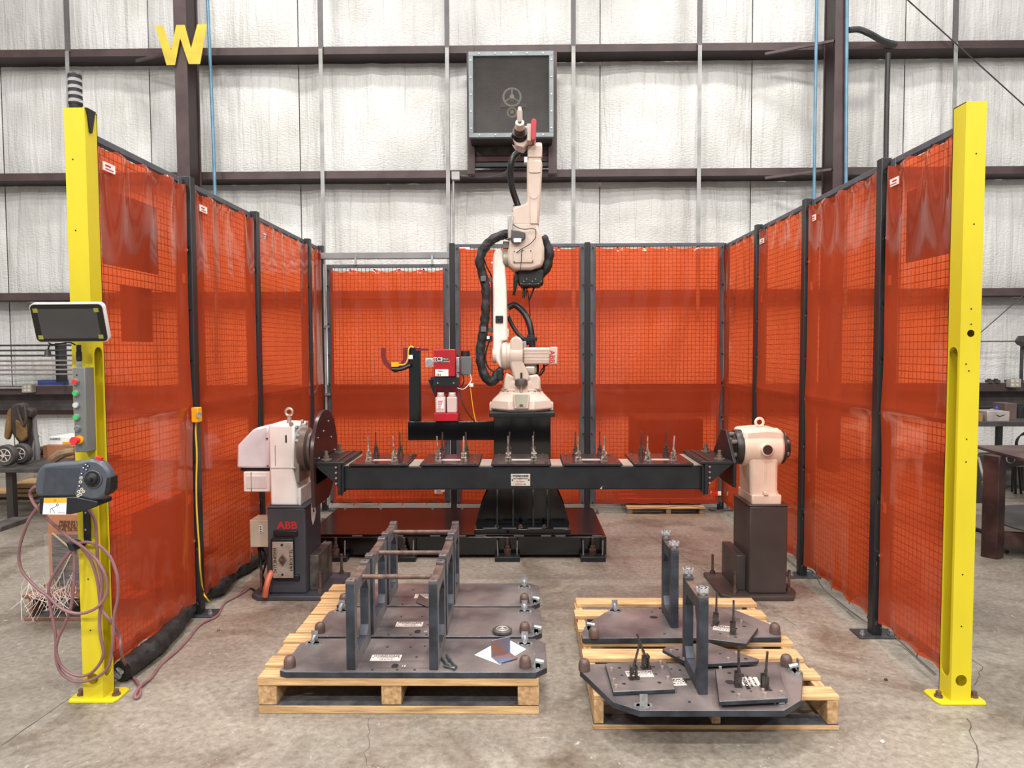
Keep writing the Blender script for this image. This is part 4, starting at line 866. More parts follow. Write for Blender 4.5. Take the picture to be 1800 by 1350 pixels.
MB().box(qx(441.5), qx(442.5), Yh-.0155, Yh-.01, qz(864), qz(829)).build('lid_seam', INKR, hd)
# face plate
cxx = W(545, 790, 4.0).x; cxx = -1.165; cy = 4.19; cz = SX(560, 719, cxx).z
Rf = .262; cz = 1.098-Rf; pts = []
for i in range(33):
    a = -PI*.13+PI*1.26*i/32; pts.append((cy+Rf*math.cos(a), cz+Rf*math.sin(a)))
pts += [(cy-Rf*.97, cz-.06), (cy-Rf*.93, cz-.26), (cy+Rf*.2, cz-.26), (cy+Rf*.75, cz-.15)]
fp = MB().prism(pts, 'x', cxx, cxx+.02).build('face_plate', mat('face_plate_dark', (52, 30, 32), .28, 0, (40, 24, 26), 8), hd, bev=.002)
for i in range(10):
    a = 2*PI*i/10; r = .15 if i % 2 else .2
    if math.sin(a) > -.3: MB().cyl((cxx+.02, cy+r*math.cos(a), cz+r*math.sin(a)), (cxx+.023, cy+r*math.cos(a), cz+r*math.sin(a)), .006, seg=8).build('plate_screw', ZINC, fp)

# toggle clamp prototype (local coordinates, base at origin)
def clamp_mesh(tilt=0.12, arm=True):
    m = MB(); m.box(-.018, .018, -.012, .012, 0, .004).box(-.012, -.008, -.011, .011, .004, .045).box(.006, .010, -.011, .011, .004, .05)
    m.cyl((-.014, 0, .018), (.014, 0, .018), .005, seg=8).cyl((-.014, -.002, .04), (.014, -.002, .04), .005, seg=8)
    m.cyl((-.013, -.008, .004), (-.013, -.008, .011), .006, seg=6).cyl((.013, -.008, .004), (.013, -.008, .011), .006, seg=6)
    a = Vector((-.002, -.002, .04)); d = Vector((math.sin(tilt), 0, math.cos(tilt)))
    m.tube([a-d*.015, a+d*.03], .0055, seg=8, sm=1).tube([a+d*.03, a+d*.095], .0042, seg=8, sm=1)
    if arm: m.box(-.004, .004, -.035, .01, .05, .06).cyl((0, -.032, .03), (0, -.032, .062), .004, seg=8)
    return m
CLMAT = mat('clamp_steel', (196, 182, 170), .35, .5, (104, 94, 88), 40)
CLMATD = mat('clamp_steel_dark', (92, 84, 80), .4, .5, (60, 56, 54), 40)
def put_clamp(parent, p, rz=0, mt=CLMAT, tilt=.05, lean=0, leany=0, arm=True, sc=1.):
    m = clamp_mesh(tilt, arm); m2 = MB(); m2.M = Matrix.Translation(p) @ Matrix.Rotation(rz, 4, 'Z') @ Matrix.Rotation(lean, 4, 'Y') @ Matrix.Rotation(leany, 4, 'X') @ Matrix.Scale(sc, 4)
    m2._add(m.v, m.f); return m2.build('toggle_clamp', mt, parent)

# ------------------------------------------------------------------ fixture beam between the two units
BT = .798; BBt = .663; YF0 = 4.0
bt = thing('fixture_beam', (0, 4.12, BBt), 'long black rectangular beam carrying five clamp plates between drive and tailstock', 'beam')
bx0, bx1 = W(602, 840, YF0).x, W(1236, 840, YF0).x
MB().box(bx0, bx1, YF0, 4.25, BBt, BT).build('beam_tube', BLKM, bt, bev=.008)
for s in (-1, 1):
    xe = bx0 if s < 0 else bx1; nm = 'end_bracket'
    m = MB(); m.box(xe-s*.02, xe+s*.155, 3.96, 4.42, BT+.012, BT+.028)      # top shelf
    m.box(xe+s*.0, xe+s*.02, 3.96, 4.42, BBt-.02, BT+.012)
    e = m.build(nm, BLKM, bt, bev=.003)
    MB().box(xe+s*.02, xe+s*.033, 3.98, 4.40, BT-.09, BT+.034).build('clamp_bar', mat('reddish_black', (58, 44, 44), .35, .2), e, bev=.002)
    for yy in (3.965, 4.38):
        MB().prism([(xe+s*.02, BT+.012), (xe+s*.15, BT+.012), (xe+s*.02, BT-.10)], 'y', yy, yy+.014).build('gusset', BLKM, e)
    MB().prism([(xe-s*.012, BT-.0), (xe+s*.02, BT-.0), (xe+s*.03, BT-.10), (xe+s*.0, BBt-.03), (xe-s*.012, BBt-.0)], 'y', 3.975, 3.99).build('end_gusset', BLKM, e)
    for yy in (4.04, 4.34):
        MB().cyl((xe+s*.10, yy, BT+.028), (xe+s*.10, yy, BT+.034), .03, seg=16).cyl((xe+s*.10, yy, BT+.034), (xe+s*.10, yy, BT+.052), .017, seg=6).cyl((xe+s*.10, yy, BT+.052), (xe+s*.10, yy, BT+.08), .010, seg=10).build('stud_and_nut', mat('stud_brass', (132, 116, 100), .4, .5), e)
    for i in range(4):
        MB().cyl((xe+s*.018-s*.02, 3.99+i*.11, BT+.0), (xe-s*.012, 3.99+i*.11, BT+.0), .008, seg=8).build('clamp_screw', mat('screw_pink', (180, 150, 144), .35, .5), e)
        MB().cyl((xe+s*.025, 3.955, BT+.0-i*.03), (xe+s*.025, 3.962, BT+.0-i*.03), .006, seg=8).build('clamp_screw', MATS['screw_pink'], e)
    MB().box(xe-s*.06, xe-s*.0, 4.0, 4.40, BT+.0, BT+.006).build('shim_strip', mat('machined_beige', (178, 164, 152), .35, .3), e)
    if s > 0:
        MB().prism([(3.97, .68), (3.97, .82), (4.13, .978), (4.22, .978), (4.42, .80), (4.42, .72), (4.2, .68)], 'x', 1.165, 1.183).build('drive_plate', BLKM, bt, bev=.003)
    else:
        MB().box(cxx+.02, xe-.15, 3.98, 4.40, BT-.1, BT+.03).build('drive_block', BLKM, bt)
pc = [W(q, 820, 3.99).x for q in (665, 790, 916, 1042, 1167)]; pw = .163
for i, xc in enumerate(pc):
    p = MB().box(xc-pw, xc+pw, 3.985, 4.36, BT+.001, BT+.014).build('clamp_plate', mat('gloss_brown_plate', (52, 42, 44), .2, .2, (44, 36, 38), 6), bt, bev=.002)
    p['label'] = 'dark glossy clamp plate, %s from the drive unit' % ['first', 'second', 'third', 'fourth', 'fifth'][i]
    MB().box(xc-.055, xc+.055, 4.10, 4.15, BT+.014, BT+.0155).build('name_strip', SILVER, p)
    for a in (-.073, .073):
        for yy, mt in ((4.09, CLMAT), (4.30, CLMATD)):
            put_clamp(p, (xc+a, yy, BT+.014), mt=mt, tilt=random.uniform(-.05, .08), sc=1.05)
    for a, yy in ((-.14, 4.02), (.14, 4.02), (-.13, 4.31), (.13, 4.31), (-.06, 4.0), (.06, 4.0)): MB().bolt((xc+a, yy, BT+.014), r=.006, h=.008).build('plate_bolt', RUST, p)
    if i < 4: MB().box(xc+pw+.006, pc[i+1]-pw-.006, 4.0, 4.22, BT-.002, BT+.004).build('machined_pad', MATS['machined_beige'], bt)
npl = MB().box(W(898, 840, 4).x, W(932, 840, 4).x, YF0-.003, YF0, W(915, 854, 4).z, W(915, 833, 4).z).build('name_plate', SILVER, bt, bev=.003)
xn = W(915, 840, 4).x
text('WORKHORSE', .014, (xn, YF0-.0036, W(915, 836.5, 4).z), INK, bt, bold=.04); text('AUTOMATION', .012, (xn, YF0-.0036, W(915, 841, 4).z), INK, bt, bold=.02); text('for welders', .010, (xn, YF0-.0036, W(915, 846, 4).z), INKR, bt); text('24 09 76 B 1008', .009, (xn, YF0-.0036, W(915, 851, 4).z), INK, bt)
for q in (900.5, 929.5): MB().cyl((W(q, 843, 4).x, YF0-.003, W(q, 843.5, 4).z), (W(q, 843, 4).x, YF0-.005, W(q, 843.5, 4).z), .004, seg=8).build('rivet', INK, bt)
m = MB(); c = W(1057, 858, 4); m.prism([(c.x-.008, c.z-.004), (c.x+.004, c.z-.006), (c.x+.003, c.z+.004), (c.x+.008, c.z+.012), (c.x-.002, c.z+.004)], 'y', YF0-.0008, YF0).build('paint_chip', SILVER, bt)

# ------------------------------------------------------------------ tailstock
Yt = 4.17
tX = lambda a: W(a, 820, Yt).x
tZ = lambda a: W(1345, a, Yt).z
ts = thing('tailstock', (tX(1347), 4.30, tZ(888)), 'cream cast tailstock with ring on top on the right pedestal', 'machine')
CR2 = mat('cream_pink_casting', (236, 213, 194), .4, 0, (228, 202, 182), 5)
zb = tZ(888)+.001
MB().prism([(tX(1323), zb), (tX(1375), zb), (tX(1375), tZ(872)), (tX(1371), tZ(864)), (tX(1371), tZ(820)), (tX(1375), tZ(800)), (tX(1382), tZ(785)), (tX(1381), tZ(764)), (tX(1376), tZ(756)), (tX(1350), tZ(754)), (tX(1310), tZ(757)), (tX(1309), tZ(785)), (tX(1318), tZ(800)), (tX(1321), tZ(820)), (tX(1322), tZ(864)), (tX(1323), tZ(872))], 'y', Yt+.02, 4.42).build('casting', CR2, ts, bev=.02)
MB().box(tX(1322.5), tX(1375), Yt, 4.44, zb, tZ(870)).build('casting_foot', CR2, ts, bev=.008)
MB().lathe([(.10, tX(1310)), (.112, tX(1314)), (.114, tX(1345)), (.112, tX(1377)), (.10, tX(1381))], (0, 4.285, tZ(790)), axis='x', seg=36).build('bearing_barrel', CR2, ts)
MB().prism([(tX(1343), tZ(864)), (tX(1349), tZ(864)), (tX(1351), tZ(870)), (tX(1343), tZ(870))], 'y', Yt-.012, Yt+.02).build('casting_boss', CR2, ts, bev=.003)
MB().box(tX(1345.5), tX(1346.2), Yt+.016, Yt+.03, tZ(850), tZ(800)).box(tX(1348.5), tX(1349.2), Yt+.016, Yt+.03, tZ(850), tZ(800)).build('casting_rib', CR2, ts)
c = Vector((tX(1347), Yt, tZ(790))); MB().lathe([(.036, -.02), (.036, .03)], (c.x, Yt-.0, c.z), axis='y').build('cap_ring', CR2, ts, bev=.003)
MB().cyl((c.x, Yt-.021, c.z), (c.x, Yt-.024, c.z), .0275, seg=24).build('cap_plug', mat('plug_brown', (66, 44, 44), .4), ts)
MB().lathe([(.098, tX(1299)), (.104, tX(1302)), (.104, tX(1311))], (0, 4.285, tZ(790)), axis='x', seg=32).build('left_flange', mat('flange_dark', (62, 58, 56), .4, .3), ts)
MB().lathe([(.06, tX(1296)), (.075, tX(1299)), (.075, tX(1303))], (0, 4.285, tZ(790)), axis='x', seg=24).cyl((1.183, 4.285, tZ(790)), (tX(1300), 4.285, tZ(790)), .045).build('spindle', mat('spindle_grey', (96, 88, 84), .3, .5), ts)
for i in range(6):
    a = PI/6+PI/3*i; MB().cyl((tX(1290), 4.285+.075*math.cos(a), tZ(790)+.075*math.sin(a)), (tX(1302), 4.285+.075*math.cos(a), tZ(790)+.075*math.sin(a)), .014, seg=10).build('flange_bolt', mat('bolt_grey', (150, 144, 140), .3, .6), ts)
    MB().cyl((tX(1392), 4.285+.07*math.cos(a), tZ(790)+.07*math.sin(a)), (tX(1384), 4.285+.07*math.cos(a), tZ(790)+.07*math.sin(a)), .013, seg=10).build('flange_bolt', MATS['bolt_grey'], ts)
MB().lathe([(.10, tX(1380)), (.10, tX(1386)), (.07, tX(1387)), (.065, tX(1396)), (.03, tX(1397))], (0, 4.285, tZ(790)), axis='x', seg=28).build('right_flange', MATS['flange_dark'], ts)
c = W(1335, 742, 4.285); MB().ring((c.x, 4.285, c.z), 'y', .023, .008, 24).cyl((c.x, 4.285, c.z-.03), (c.x, 4.285, tZ(757)), .014).build('lifting_eye', CR2, ts)

# ================================================================== PALLETS AND FIXTURE PLATES
DUST = mat('dust_covered_wood', (92, 88, 88), .85, 0, (58, 58, 62), 14, .3)
def board(par, x0, x1, y0, y1, z0, z1, mt, name='deck_board', ch=0):
    j = lambda a=.004: random.uniform(-a, a)
    m = MB(); m.box(x0+j(), x1+j(), y0+j(.002), y1+j(.002), z0, z1+j(.001))
    if name == 'bottom_board':
        m.mi[1] = 1; return m.build(name, [mt, DUST], par, bev=.003)
    return m.build(name, mt, par, bev=.003)
def pallet(x0, x1, y0, y1, tb, sh, tt, label, sx, ntop, woods, nbot=3, skew=None, group=None):
    t = thing('wooden_pallet', ((x0+x1)/2, (y0+y1)/2, 0), label, 'pallet', group)
    bw = .085
    for i in range(nbot): yy = y0+(y1-y0-bw)*i/(nbot-1); board(t, x0, x1, yy, yy+bw, 0, tb, woods[0], 'bottom_board')
    for (a, b_) in sx: board(t, a, b_, y0+.004, y1-.004, tb+.0005, sh, woods[1], 'stringer')
    step = (y1-y0-bw)/(ntop-1)
    for i in range(ntop):
        yy = y0+step*i; board(t, x0+(0 if i == 0 else random.uniform(-.015, .012)), x1+(0 if i == 0 else random.uniform(-.02, .015)), yy, yy+bw*random.uniform(.95, 1.25), sh+.0005, tt, woods[0])
    return t
Yl = 2.80; wx = lambda a: W(a, 1240, Yl).x
zp = .148
pallet(wx(453), wx(947), Yl, 3.93, .034, .114, zp, 'worn pine pallet in front on the left under three fixture plates', ((wx(454), wx(487)), (wx(670), wx(706)), (wx(911), wx(946))), 10, (WOOD, WOODY))
Yr = 2.69; vx = lambda a: W(a, 1240, Yr).x
zq = .132
pallet(vx(1043), vx(1476), Yr, 3.76, .020, .112, zq, 'grey-edged pine pallet in front on the right under scattered plates', ((vx(1043), vx(1060)), (vx(1250), vx(1268)), (vx(1456), vx(1474))), 7, (WOOD, WOODY))

def inset(poly, c, k): return [(c[0]+(p[0]-c[0])*k, c[1]+(p[1]-c[1])*k) for p in poly]
def bumper(par, x, y, z, r=.0235, h=.047, mt=BRONZE):
    MB().lathe([(r*.97, z), (r, z+.004), (r, z+h*.5), (r*.9, z+h*.74), (r*.68, z+h*.92), (r*.4, z+h), (r*.3, z+h)], (x, y, 0), seg=20).cyl((x, y, z+h-.002), (x, y, z+h+.001), r*.25, seg=10).build('rest_bumper', mt, par)
def latch(par, x, y, z, rz=0, s=1.):
    m = MB(); m.M = Matrix.Translation((x, y, z)) @ Matrix.Rotation(rz, 4, 'Z') @ Matrix.Scale(s, 4)
    m.lathe([(.026, 0), (.026, .004)], seg=16).box(-.034, .034, -.009, .009, 0, .004).cyl((0, -.022, .018), (0, .012, .026), .010, seg=12).cyl((-.027, 0, .004), (-.027, 0, .009), .005, seg=8).cyl((.027, 0, .004), (.027, 0, .009), .005, seg=8).box(-.014, .014, .012, .017, .006, .05).build('magnet_latch', ZINC, par)
def hole(par, x, y, z, r=.005, ry=None, name='drilled_hole'):
    n = 12; MB().prism([(x+r*math.cos(2*PI*i/n), y+(ry or r)*math.sin(2*PI*i/n)) for i in range(n)], 'z', z-.0003, z+.0004).build(name, INK, par)
def nameplate(par, x, y, z, w=.06, h=.03, rz=0, lines=True):
    m = MB(); M = Matrix.Translation((x, y, z)) @ Matrix.Rotation(rz, 4, 'Z'); m.M = M
    m.box(-w, w, -h, h, 0, .0015); o = m.build('name_plate', mat('pale_nameplate', (226, 214, 206), .4, .1, (206, 192, 184), 30), par, bev=.0)
    if lines:
        text('WORKHORSE', h*.62, (M @ Vector((0, h*.52, .0016))), INK, par, 'z', rz, bold=.03); text('AUTOMATION', h*.4, (M @ Vector((0, 0.02*h, .0016))), INK, par, 'z', rz); text('1008 24 09 76', h*.36, (M @ Vector((0, -h*.5, .0016))), INK, par, 'z', rz)
    for s in (-1, 1):
        q = M @ Vector((s*w*.86, 0, .0015)); hole(par, q.x, q.y, q.z, .0035, name='plate_rivet')
SIDEG = mat('riser_side_lit', (134, 132, 134), .42, .3, (104, 102, 104), 10, .06)  # lighter grey paints in the light caught by the riser sides
def riser(par, x0, x1, y0, y1, z0, z1, name='riser_frame', leg=.042, knobs=False):
    m = MB(); m.box(x0, x1, y0, y0+leg, z0, z1).box(x0, x1, y1-leg, y1, z0, z1).box(x0, x1, y0+leg, y1-leg, z0, z0+.05).box(x0, x1, y0+leg, y1-leg, z1-.05, z1)
    for (ya, s) in ((y0+leg, 1), (y1-leg, -1)):
        m.prism([(ya, z1-.05), (ya+s*.03, z1-.05), (ya, z1-.10)], 'x', x0, x1).prism([(ya, z0+.05), (ya+s*.03, z0+.05), (ya, z0+.09)], 'x', x0, x1)
    if not knobs:
        for i_, fc in enumerate(m.f):
            a_, b_2, c_2 = (m.v[fc[q]] for q in (0, 1, 2)); n_ = (b_2-a_).cross(c_2-a_).normalized()
            if abs(n_.x) > .9: m.mi[i_] = 1
    f = m.build(name, [PLATD, SIDEG], par, bev=.002)
    MB().box(x0+.001, x1-.001, y0+leg+.002, y1-leg-.002, z1, z1+.0012).build('rusty_top', RUST, f)
    for ya in (y0, y1-leg):
        MB().box(x0, x1, ya, ya+leg, z1, z1+.014).build('end_pad', PLATE, f, bev=.002)
        xm = (x0+x1)/2; hole(f, xm, ya+leg/2, z1+.014, .005)
        if knobs:
            c = Vector((xm, ya+leg/2, z1+.014)); k = MB(); k.cyl(c, c+Vector((0, 0, .014)), .011, seg=12).cyl(c+Vector((0, 0, .014)), c+Vector((0, 0, .028)), .017, seg=14)
            for i in range(5):
                a = 2*PI*i/5+.3; q = c+Vector((.017*math.cos(a), .017*math.sin(a), .013)); k.cyl(q, q+Vector((0, 0, .015)), .008, seg=10)
            k.build('star_knob', mat('cast_aluminium', (206, 208, 210), .35, .5, (160, 162, 166), 60), f)
    return f
TH = .024; zt_ = zp+.001+TH
prow = [('front', 2.795, 3.128, (481, 962, 1193)), ('middle', 3.150, 3.515, None), ('back', 3.532, 3.88, None)]
FX = {}
for i, (nm, y0, y1, _) in enumerate(prow):
    x0 = (-.968, -.945, -.93)[i]; x1 = (.098, .088, .088)[i]; c = .045
    t = thing('fixture_plate', ((x0+x1)/2, (y0+y1)/2, zp), 'dark steel fixture plate with two riser frames, %s one on the left pallet' % nm, 'steel plate', 'fixture plates on the left pallet'); FX[i] = t
    poly = [(x0, y0+c*.3), (x0+c*.6, y0), (x1-c, y0), (x1, y0+c), (x1, y1-c), (x1-c, y1), (x0+c*1.1, y1), (x0, y1-c*1.4)]
    MB().prism(poly, 'z', zp+.001, zt_, 1).build('base_plate', [PLATE, PLATD], t, bev=.002)
    for xa in (-.702, -.372):
        riser(t, xa, xa+.036, y0+.018, y1-.02 if i < 2 else y1-.07, zt_, .520)
    yr = y0+.20 if i else y0+.17
    MB().tube([(-.666, y0+.16, .505), (-.372, y0+.16, .505)], .0105, sm=1, seg=14).build('tie_rod', RUST, t)
    nx = (-.505-.06, -.505-.02, -.50+.005)[i]; ny = y0+.13 if i == 0 else y0+.14
    nameplate(t, nx, ny, zt_, .062, .028)
    MB().prism([(nx+.05+.012*math.cos(a)*1.2, y0+.055+.022*math.sin(a)) for a in [2*PI*k/14 for k in range(14)]], 'z', zt_-.0003, zt_+.0005).build('slot_hole', INK, t)
    MB().box(-.66, -.375, y0+.035, y0+.0375, zt_, zt_+.0008).build('scribed_line', PLATR, t)
    for (hx, hy) in ((-.60, .02), (-.50, .02), (-.43, .02), (-.58, .24), (-.48, .24), (-.42, .25), (-.44, .14)): hole(t, hx, y0+hy, zt_, .006)
    bumper(t, x0+.03, y0+.045, zt_); bumper(t, .01, y0+.05, zt_)
    latch(t, .062, y0+.05, zt_, PI/2); latch(t, 0.01, y1-.06, zt_, 0)
    latch(t, x0+.06, y1-.055, zt_, 0)
    text('17' if i else '13', .018, (nx+.085, y0+.055, zt_+.0004), WHT, t, 'z')
# loose things on the left plates
def at(px, py, z): return F(px, py, z)
c = at(883, 1112, zt_+.001); t = thing('grinding_wheel', (c.x, c.y, zt_), 'small dark rubber wheel with spoked hub lying flat on the middle plate', 'wheel')
MB().lathe([(.038, zt_+.001), (.044, zt_+.006), (.044, zt_+.016), (.038, zt_+.021), (.026, zt_+.019), (.024, zt_+.012)], (c.x, c.y, 0), seg=32).build('tyre', mat('wheel_grey', (88, 82, 78), .5, 0, (60, 56, 54), 30), t)
MB().ring((c.x, c.y, zt_+.019), 'z', .026, .002, 28).lathe([(.011, zt_+.01), (.011, zt_+.021)], (c.x, c.y, 0), seg=14).build('hub', SILVER, t)
for i in range(6): a = PI*i/3; MB().box(-.0015, .0015, .01, .025, zt_+.014, zt_+.018); m = MB(); m.M = Matrix.Translation((c.x, c.y, 0)) @ Matrix.Rotation(a, 4, 'Z'); m.box(-.0015, .0015, .01, .025, zt_+.013, zt_+.018).build('spoke', SILVER, t)
pts = [at(x, y, zt_) for x, y in ((834, 1152), (888, 1122), (925, 1142), (878, 1169))]
tag(MB().prism([(p.x, p.y) for p in pts], 'z', zt_+.0012, zt_+.0022).build('paper_sheet', PAPER), 'white paper sheet lying on the front plate under the angle piece', 'paper')
pb = [at(x, y, zt_+.003) for x, y in ((863, 1155), (896, 1148), (910, 1158), (877, 1167))]
m = MB(); m.prism([(p.x, p.y) for p in pb], 'z', zt_+.003, zt_+.008)
a, b_ = pb[0], pb[1]; d = (b_-a); nrm = Vector((d.y, -d.x, 0)).normalized()
hgt = .075; q = [(a.x, a.y), (b_.x, b_.y), (b_.x+nrm.x*.006, b_.y+nrm.y*.006), (a.x+nrm.x*.006, a.y+nrm.y*.006)]
m.prism(q, 'z', zt_+.006, zt_+hgt); tag(m.build('steel_angle', BLUEM, bev=.001), 'short heat-blued rusty steel angle standing on the white paper', 'steel angle')
for i, (a, b_) in enumerate((((776, 1156), (786, 1170)), ((785, 1152), (790, 1160)), ((789, 1158), (800, 1172)), ((780, 1171), (797, 1175)))):
    p = at(*a, zt_+.006); q = at(*b_, zt_+.006); p.z = q.z = zt_+.0075; d = (q-p).normalized()
    m = MB().cyl(p, q, .0045, seg=10).cyl(q-d*.001, q+d*.009, .0075, seg=10)
    tag(m.build('hex_screw', mat('screw_green_grey', (86, 96, 98), .3, .5)), ('loose socket screw on the front plate, ' + ['left one beside the riser', 'farthest back', 'right one', 'nearest lying across'][i]), 'screw', 'loose screws on the front plate')
w0 = at(733, 1062, zt_); 
m = MB().prism([(at(x, y, zt_).x, at(x, y, zt_).y) for x, y in ((737, 1046), (752, 1056), (752, 1069), (731, 1060))], 'z', zt_+.002, zt_+.006)
tag(m.build('steel_offcut', mat('offcut_brown', (92, 78, 74), .5, .2)), 'brown flat steel offcut beside the name plate on the back left plate', 'steel offcut')

# right pallet plates
ZT2 = zq+.001+TH
def pxpoly(pts, z): return [(F(x, y, z).x, F(x, y, z).y) for x, y in pts]
P1 = pxpoly([(1019, 1178), (1078, 1234), (1125, 1249), (1378, 1249), (1408, 1231), (1412, 1183), (1394, 1163), (1037, 1167)], ZT2)
t = thing('fixture_plate', (F(1215, 1205, ZT2).x, F(1215, 1205, ZT2).y, zq), 'large many-sided dark fixture plate in front on the right pallet', 'steel plate', 'large plates on the right pallet'); rp1 = t
MB().prism(P1, 'z', zq+.001, ZT2, 1).build('base_plate', [PLATE, PLATD], t, bev=.002)
riser(t, .656, .691, 2.645, 2.92, ZT2, .515, knobs=True)
p = F(1027, 1178, ZT2); bumper(t, p.x, p.y, ZT2); p = F(1382, 1170, ZT2); bumper(t, p.x, p.y, ZT2)
p = F(1401, 1180, ZT2); latch(t, p.x-.01, p.y, ZT2, -PI/2); p = F(1130, 1241, ZT2); latch(t, p.x, p.y, ZT2, PI)
p = F(1372, 1236, ZT2); latch(t, p.x, p.y, ZT2, PI, .8)
p = F(1190, 1199, ZT2); nameplate(t, p.x, p.y, ZT2, .03, .03, .1)
for a, b_ in ((1180, 1176), (1212, 1234), (1228, 1212), (1195, 1178)): p = F(a, b_, ZT2); hole(t, p.x, p.y, ZT2, .006)
P2 = pxpoly([(1024, 1122), (1022, 1112), (1036, 1094), (1064, 1076), (1082, 1071), (1288, 1070), (1352, 1096), (1373, 1110), (1373, 1120)], ZT2)
t = thing('fixture_plate', (F(1190, 1100, ZT2).x, F(1190, 1100, ZT2).y, zq), 'large round-cornered dark fixture plate at the back of the right pallet', 'steel plate', 'large plates on the right pallet'); rp2 = t
MB().prism(P2, 'z', zq+.001, ZT2, 1).build('base_plate', [PLATE, PLATD], t, bev=.002)
riser(t, .686, .721, 3.29, 3.52, ZT2, .515, knobs=True)
p = F(1044, 1120, ZT2); bumper(t, p.x, p.y, ZT2); p = F(1362, 1113, ZT2); bumper(t, p.x, p.y, ZT2)
p = F(1081, 1074, ZT2); latch(t, p.x, p.y, ZT2, 0); p = F(1036, 1106, ZT2); latch(t, p.x, p.y, ZT2, PI/2)
p = F(1149, 1085, ZT2); hole(t, p.x, p.y, ZT2, .02, .016)
for a, b_ in ((1146, 1076), (1168, 1114), (1165, 1077)): p = F(a, b_, ZT2); hole(t, p.x, p.y, ZT2, .006)
def small_plate(pts, zb_, th, label, clamps=(), plate=None, bolts=(), holes=(), tiltm=None):
    z = zb_+th; P = pxpoly(pts, z); cx_ = sum(p[0] for p in P)/len(P); cy_ = sum(p[1] for p in P)/len(P)
    t = thing('clamp_plate', (cx_, cy_, zb_), label, 'clamp plate', 'small clamp plates on the right pallet')
    MB().prism(P, 'z', zb_, z, 1).build('plate_body', [PLATE if not tiltm else PLATR, PLATD], t, bev=.003)
    for (x, y, rz, tilt, lean, leany) in clamps: p = F(x, y, z); put_clamp(t, (p.x, p.y, z), rz, CLMATD, tilt, lean, leany, False, 1.1)
    if plate: p = F(plate[0], plate[1], z); nameplate(t, p.x, p.y, z, plate[2], plate[3], plate[4])
    for x, y in bolts: p = F(x, y, z); MB().cyl((p.x, p.y, z), (p.x, p.y, z+.010), .006, seg=8).build('locating_pin', PINK, t)
    for x, y, r in holes: p = F(x, y, z); hole(t, p.x, p.y, z, r)
    return t
small_plate([(1064, 1168), (1068, 1165), (1168, 1162), (1172, 1165), (1187, 1211), (1078, 1216)], ZT2+.001, .016, 'square clamp plate lying at the left on the large front plate', ((1114, 1193, .15, .25, 0, 0), (1135, 1174, .2, -.35, 0, 0)), (1124, 1185, .052, .026, .05), ((1075, 1178), (1164, 1175), (1079, 1197), (1174, 1193), (1161, 1162+4), (1083, 1208)), ((1089, 1174, .007), (1149, 1172, .007), (1097, 1202, .008), (1159, 1200, .008), (1093, 1187, .006), (1153, 1185, .005)))
small_plate([(1164, 1141), (1172, 1136), (1246, 1129), (1334, 1158), (1332, 1162), (1215, 1168)], ZT2+.012, .016, 'brown clamp plate set askew in the middle of the right pallet, overlapping both large plates', (), None, ((1180, 1146), (1203, 1160), (1294, 1150), (1280, 1160)), ((1190, 1142, .007), (1193, 1155, .006), (1311, 1158, .008), (1266, 1149, .006)), True)
small_plate([(1246, 1062), (1333, 1103), (1312, 1131), (1200, 1118), (1215, 1072)], ZT2+.006, .016, 'clamp plate set askew at the back right of the right pallet, behind the front riser', ((1258, 1098, 1.2, .05, 0, 0), (1288, 1114, 1.3, .12, 0, 0)), (1272, 1105, .045, .03, -.35), ((1303, 1094), (1280, 1122), (1262, 1090)), ((1308, 1101, .008), (1293, 1120, .007), (1266, 1114, .006)))
small_plate([(1257, 1176), (1368, 1168), (1385, 1227), (1264, 1233)], ZT2+.014, .017, 'clamp plate with square name plate on the right of the large front plate', ((1297, 1205, 1.45, .05, 0, .0), (1344, 1210, 1.6, -.15, 0, 0)), (1318, 1198, .036, .034, 1.5), ((1266, 1176), (1299, 1224), (1345, 1222), (1373, 1219), (1341, 1215)), ((1282, 1183, .008), (1346, 1180, .008), (1288, 1216, .008), (1354, 1213, .008), (1283, 1199, .018), (1320, 1215, .005)))
# debris under the pallets, small white chips and leaf on the floor
for i, (x, y, mt, lab) in enumerate(((1551, 1305, WHT, 'tiny white chip on the floor in front of the right pallet'), (1557, 1196, INK, 'small black plug lying on the floor by the right curtain'), (384, 1109, RUST, 'small brown scrap on the floor left of the left pallet'))):
    p = F(x, y); m = MB(); m.lathe([(.006, .0), (.008, .004), (.004, .008)], (p.x, p.y, 0), seg=8); tag(m.build('floor_scrap', mt), lab, 'scrap')

# ================================================================== BOARDS ON THE OUTSIDE OF THE FENCE
BRD = mat('sign_back_dark', (62, 40, 38), .6)
for (X_, a, b_, z0, z1, lab) in ((1.834, 3.06, 3.49, 1.85, 2.185, 'dark rectangular board on the outside of the right fence, front bay'), (-1.834, 3.17, 3.64, 1.83, 2.165, 'upper dark rectangular board on the outside of the left fence, front bay'), (-1.834, 3.30, 3.57, 1.49, 1.75, 'lower smaller dark board on the outside of the left fence, front bay')):
    tag(MB().box(X_-.004, X_+.004, a, b_, z0, z1).build('sign_board', BRD), lab, 'board')

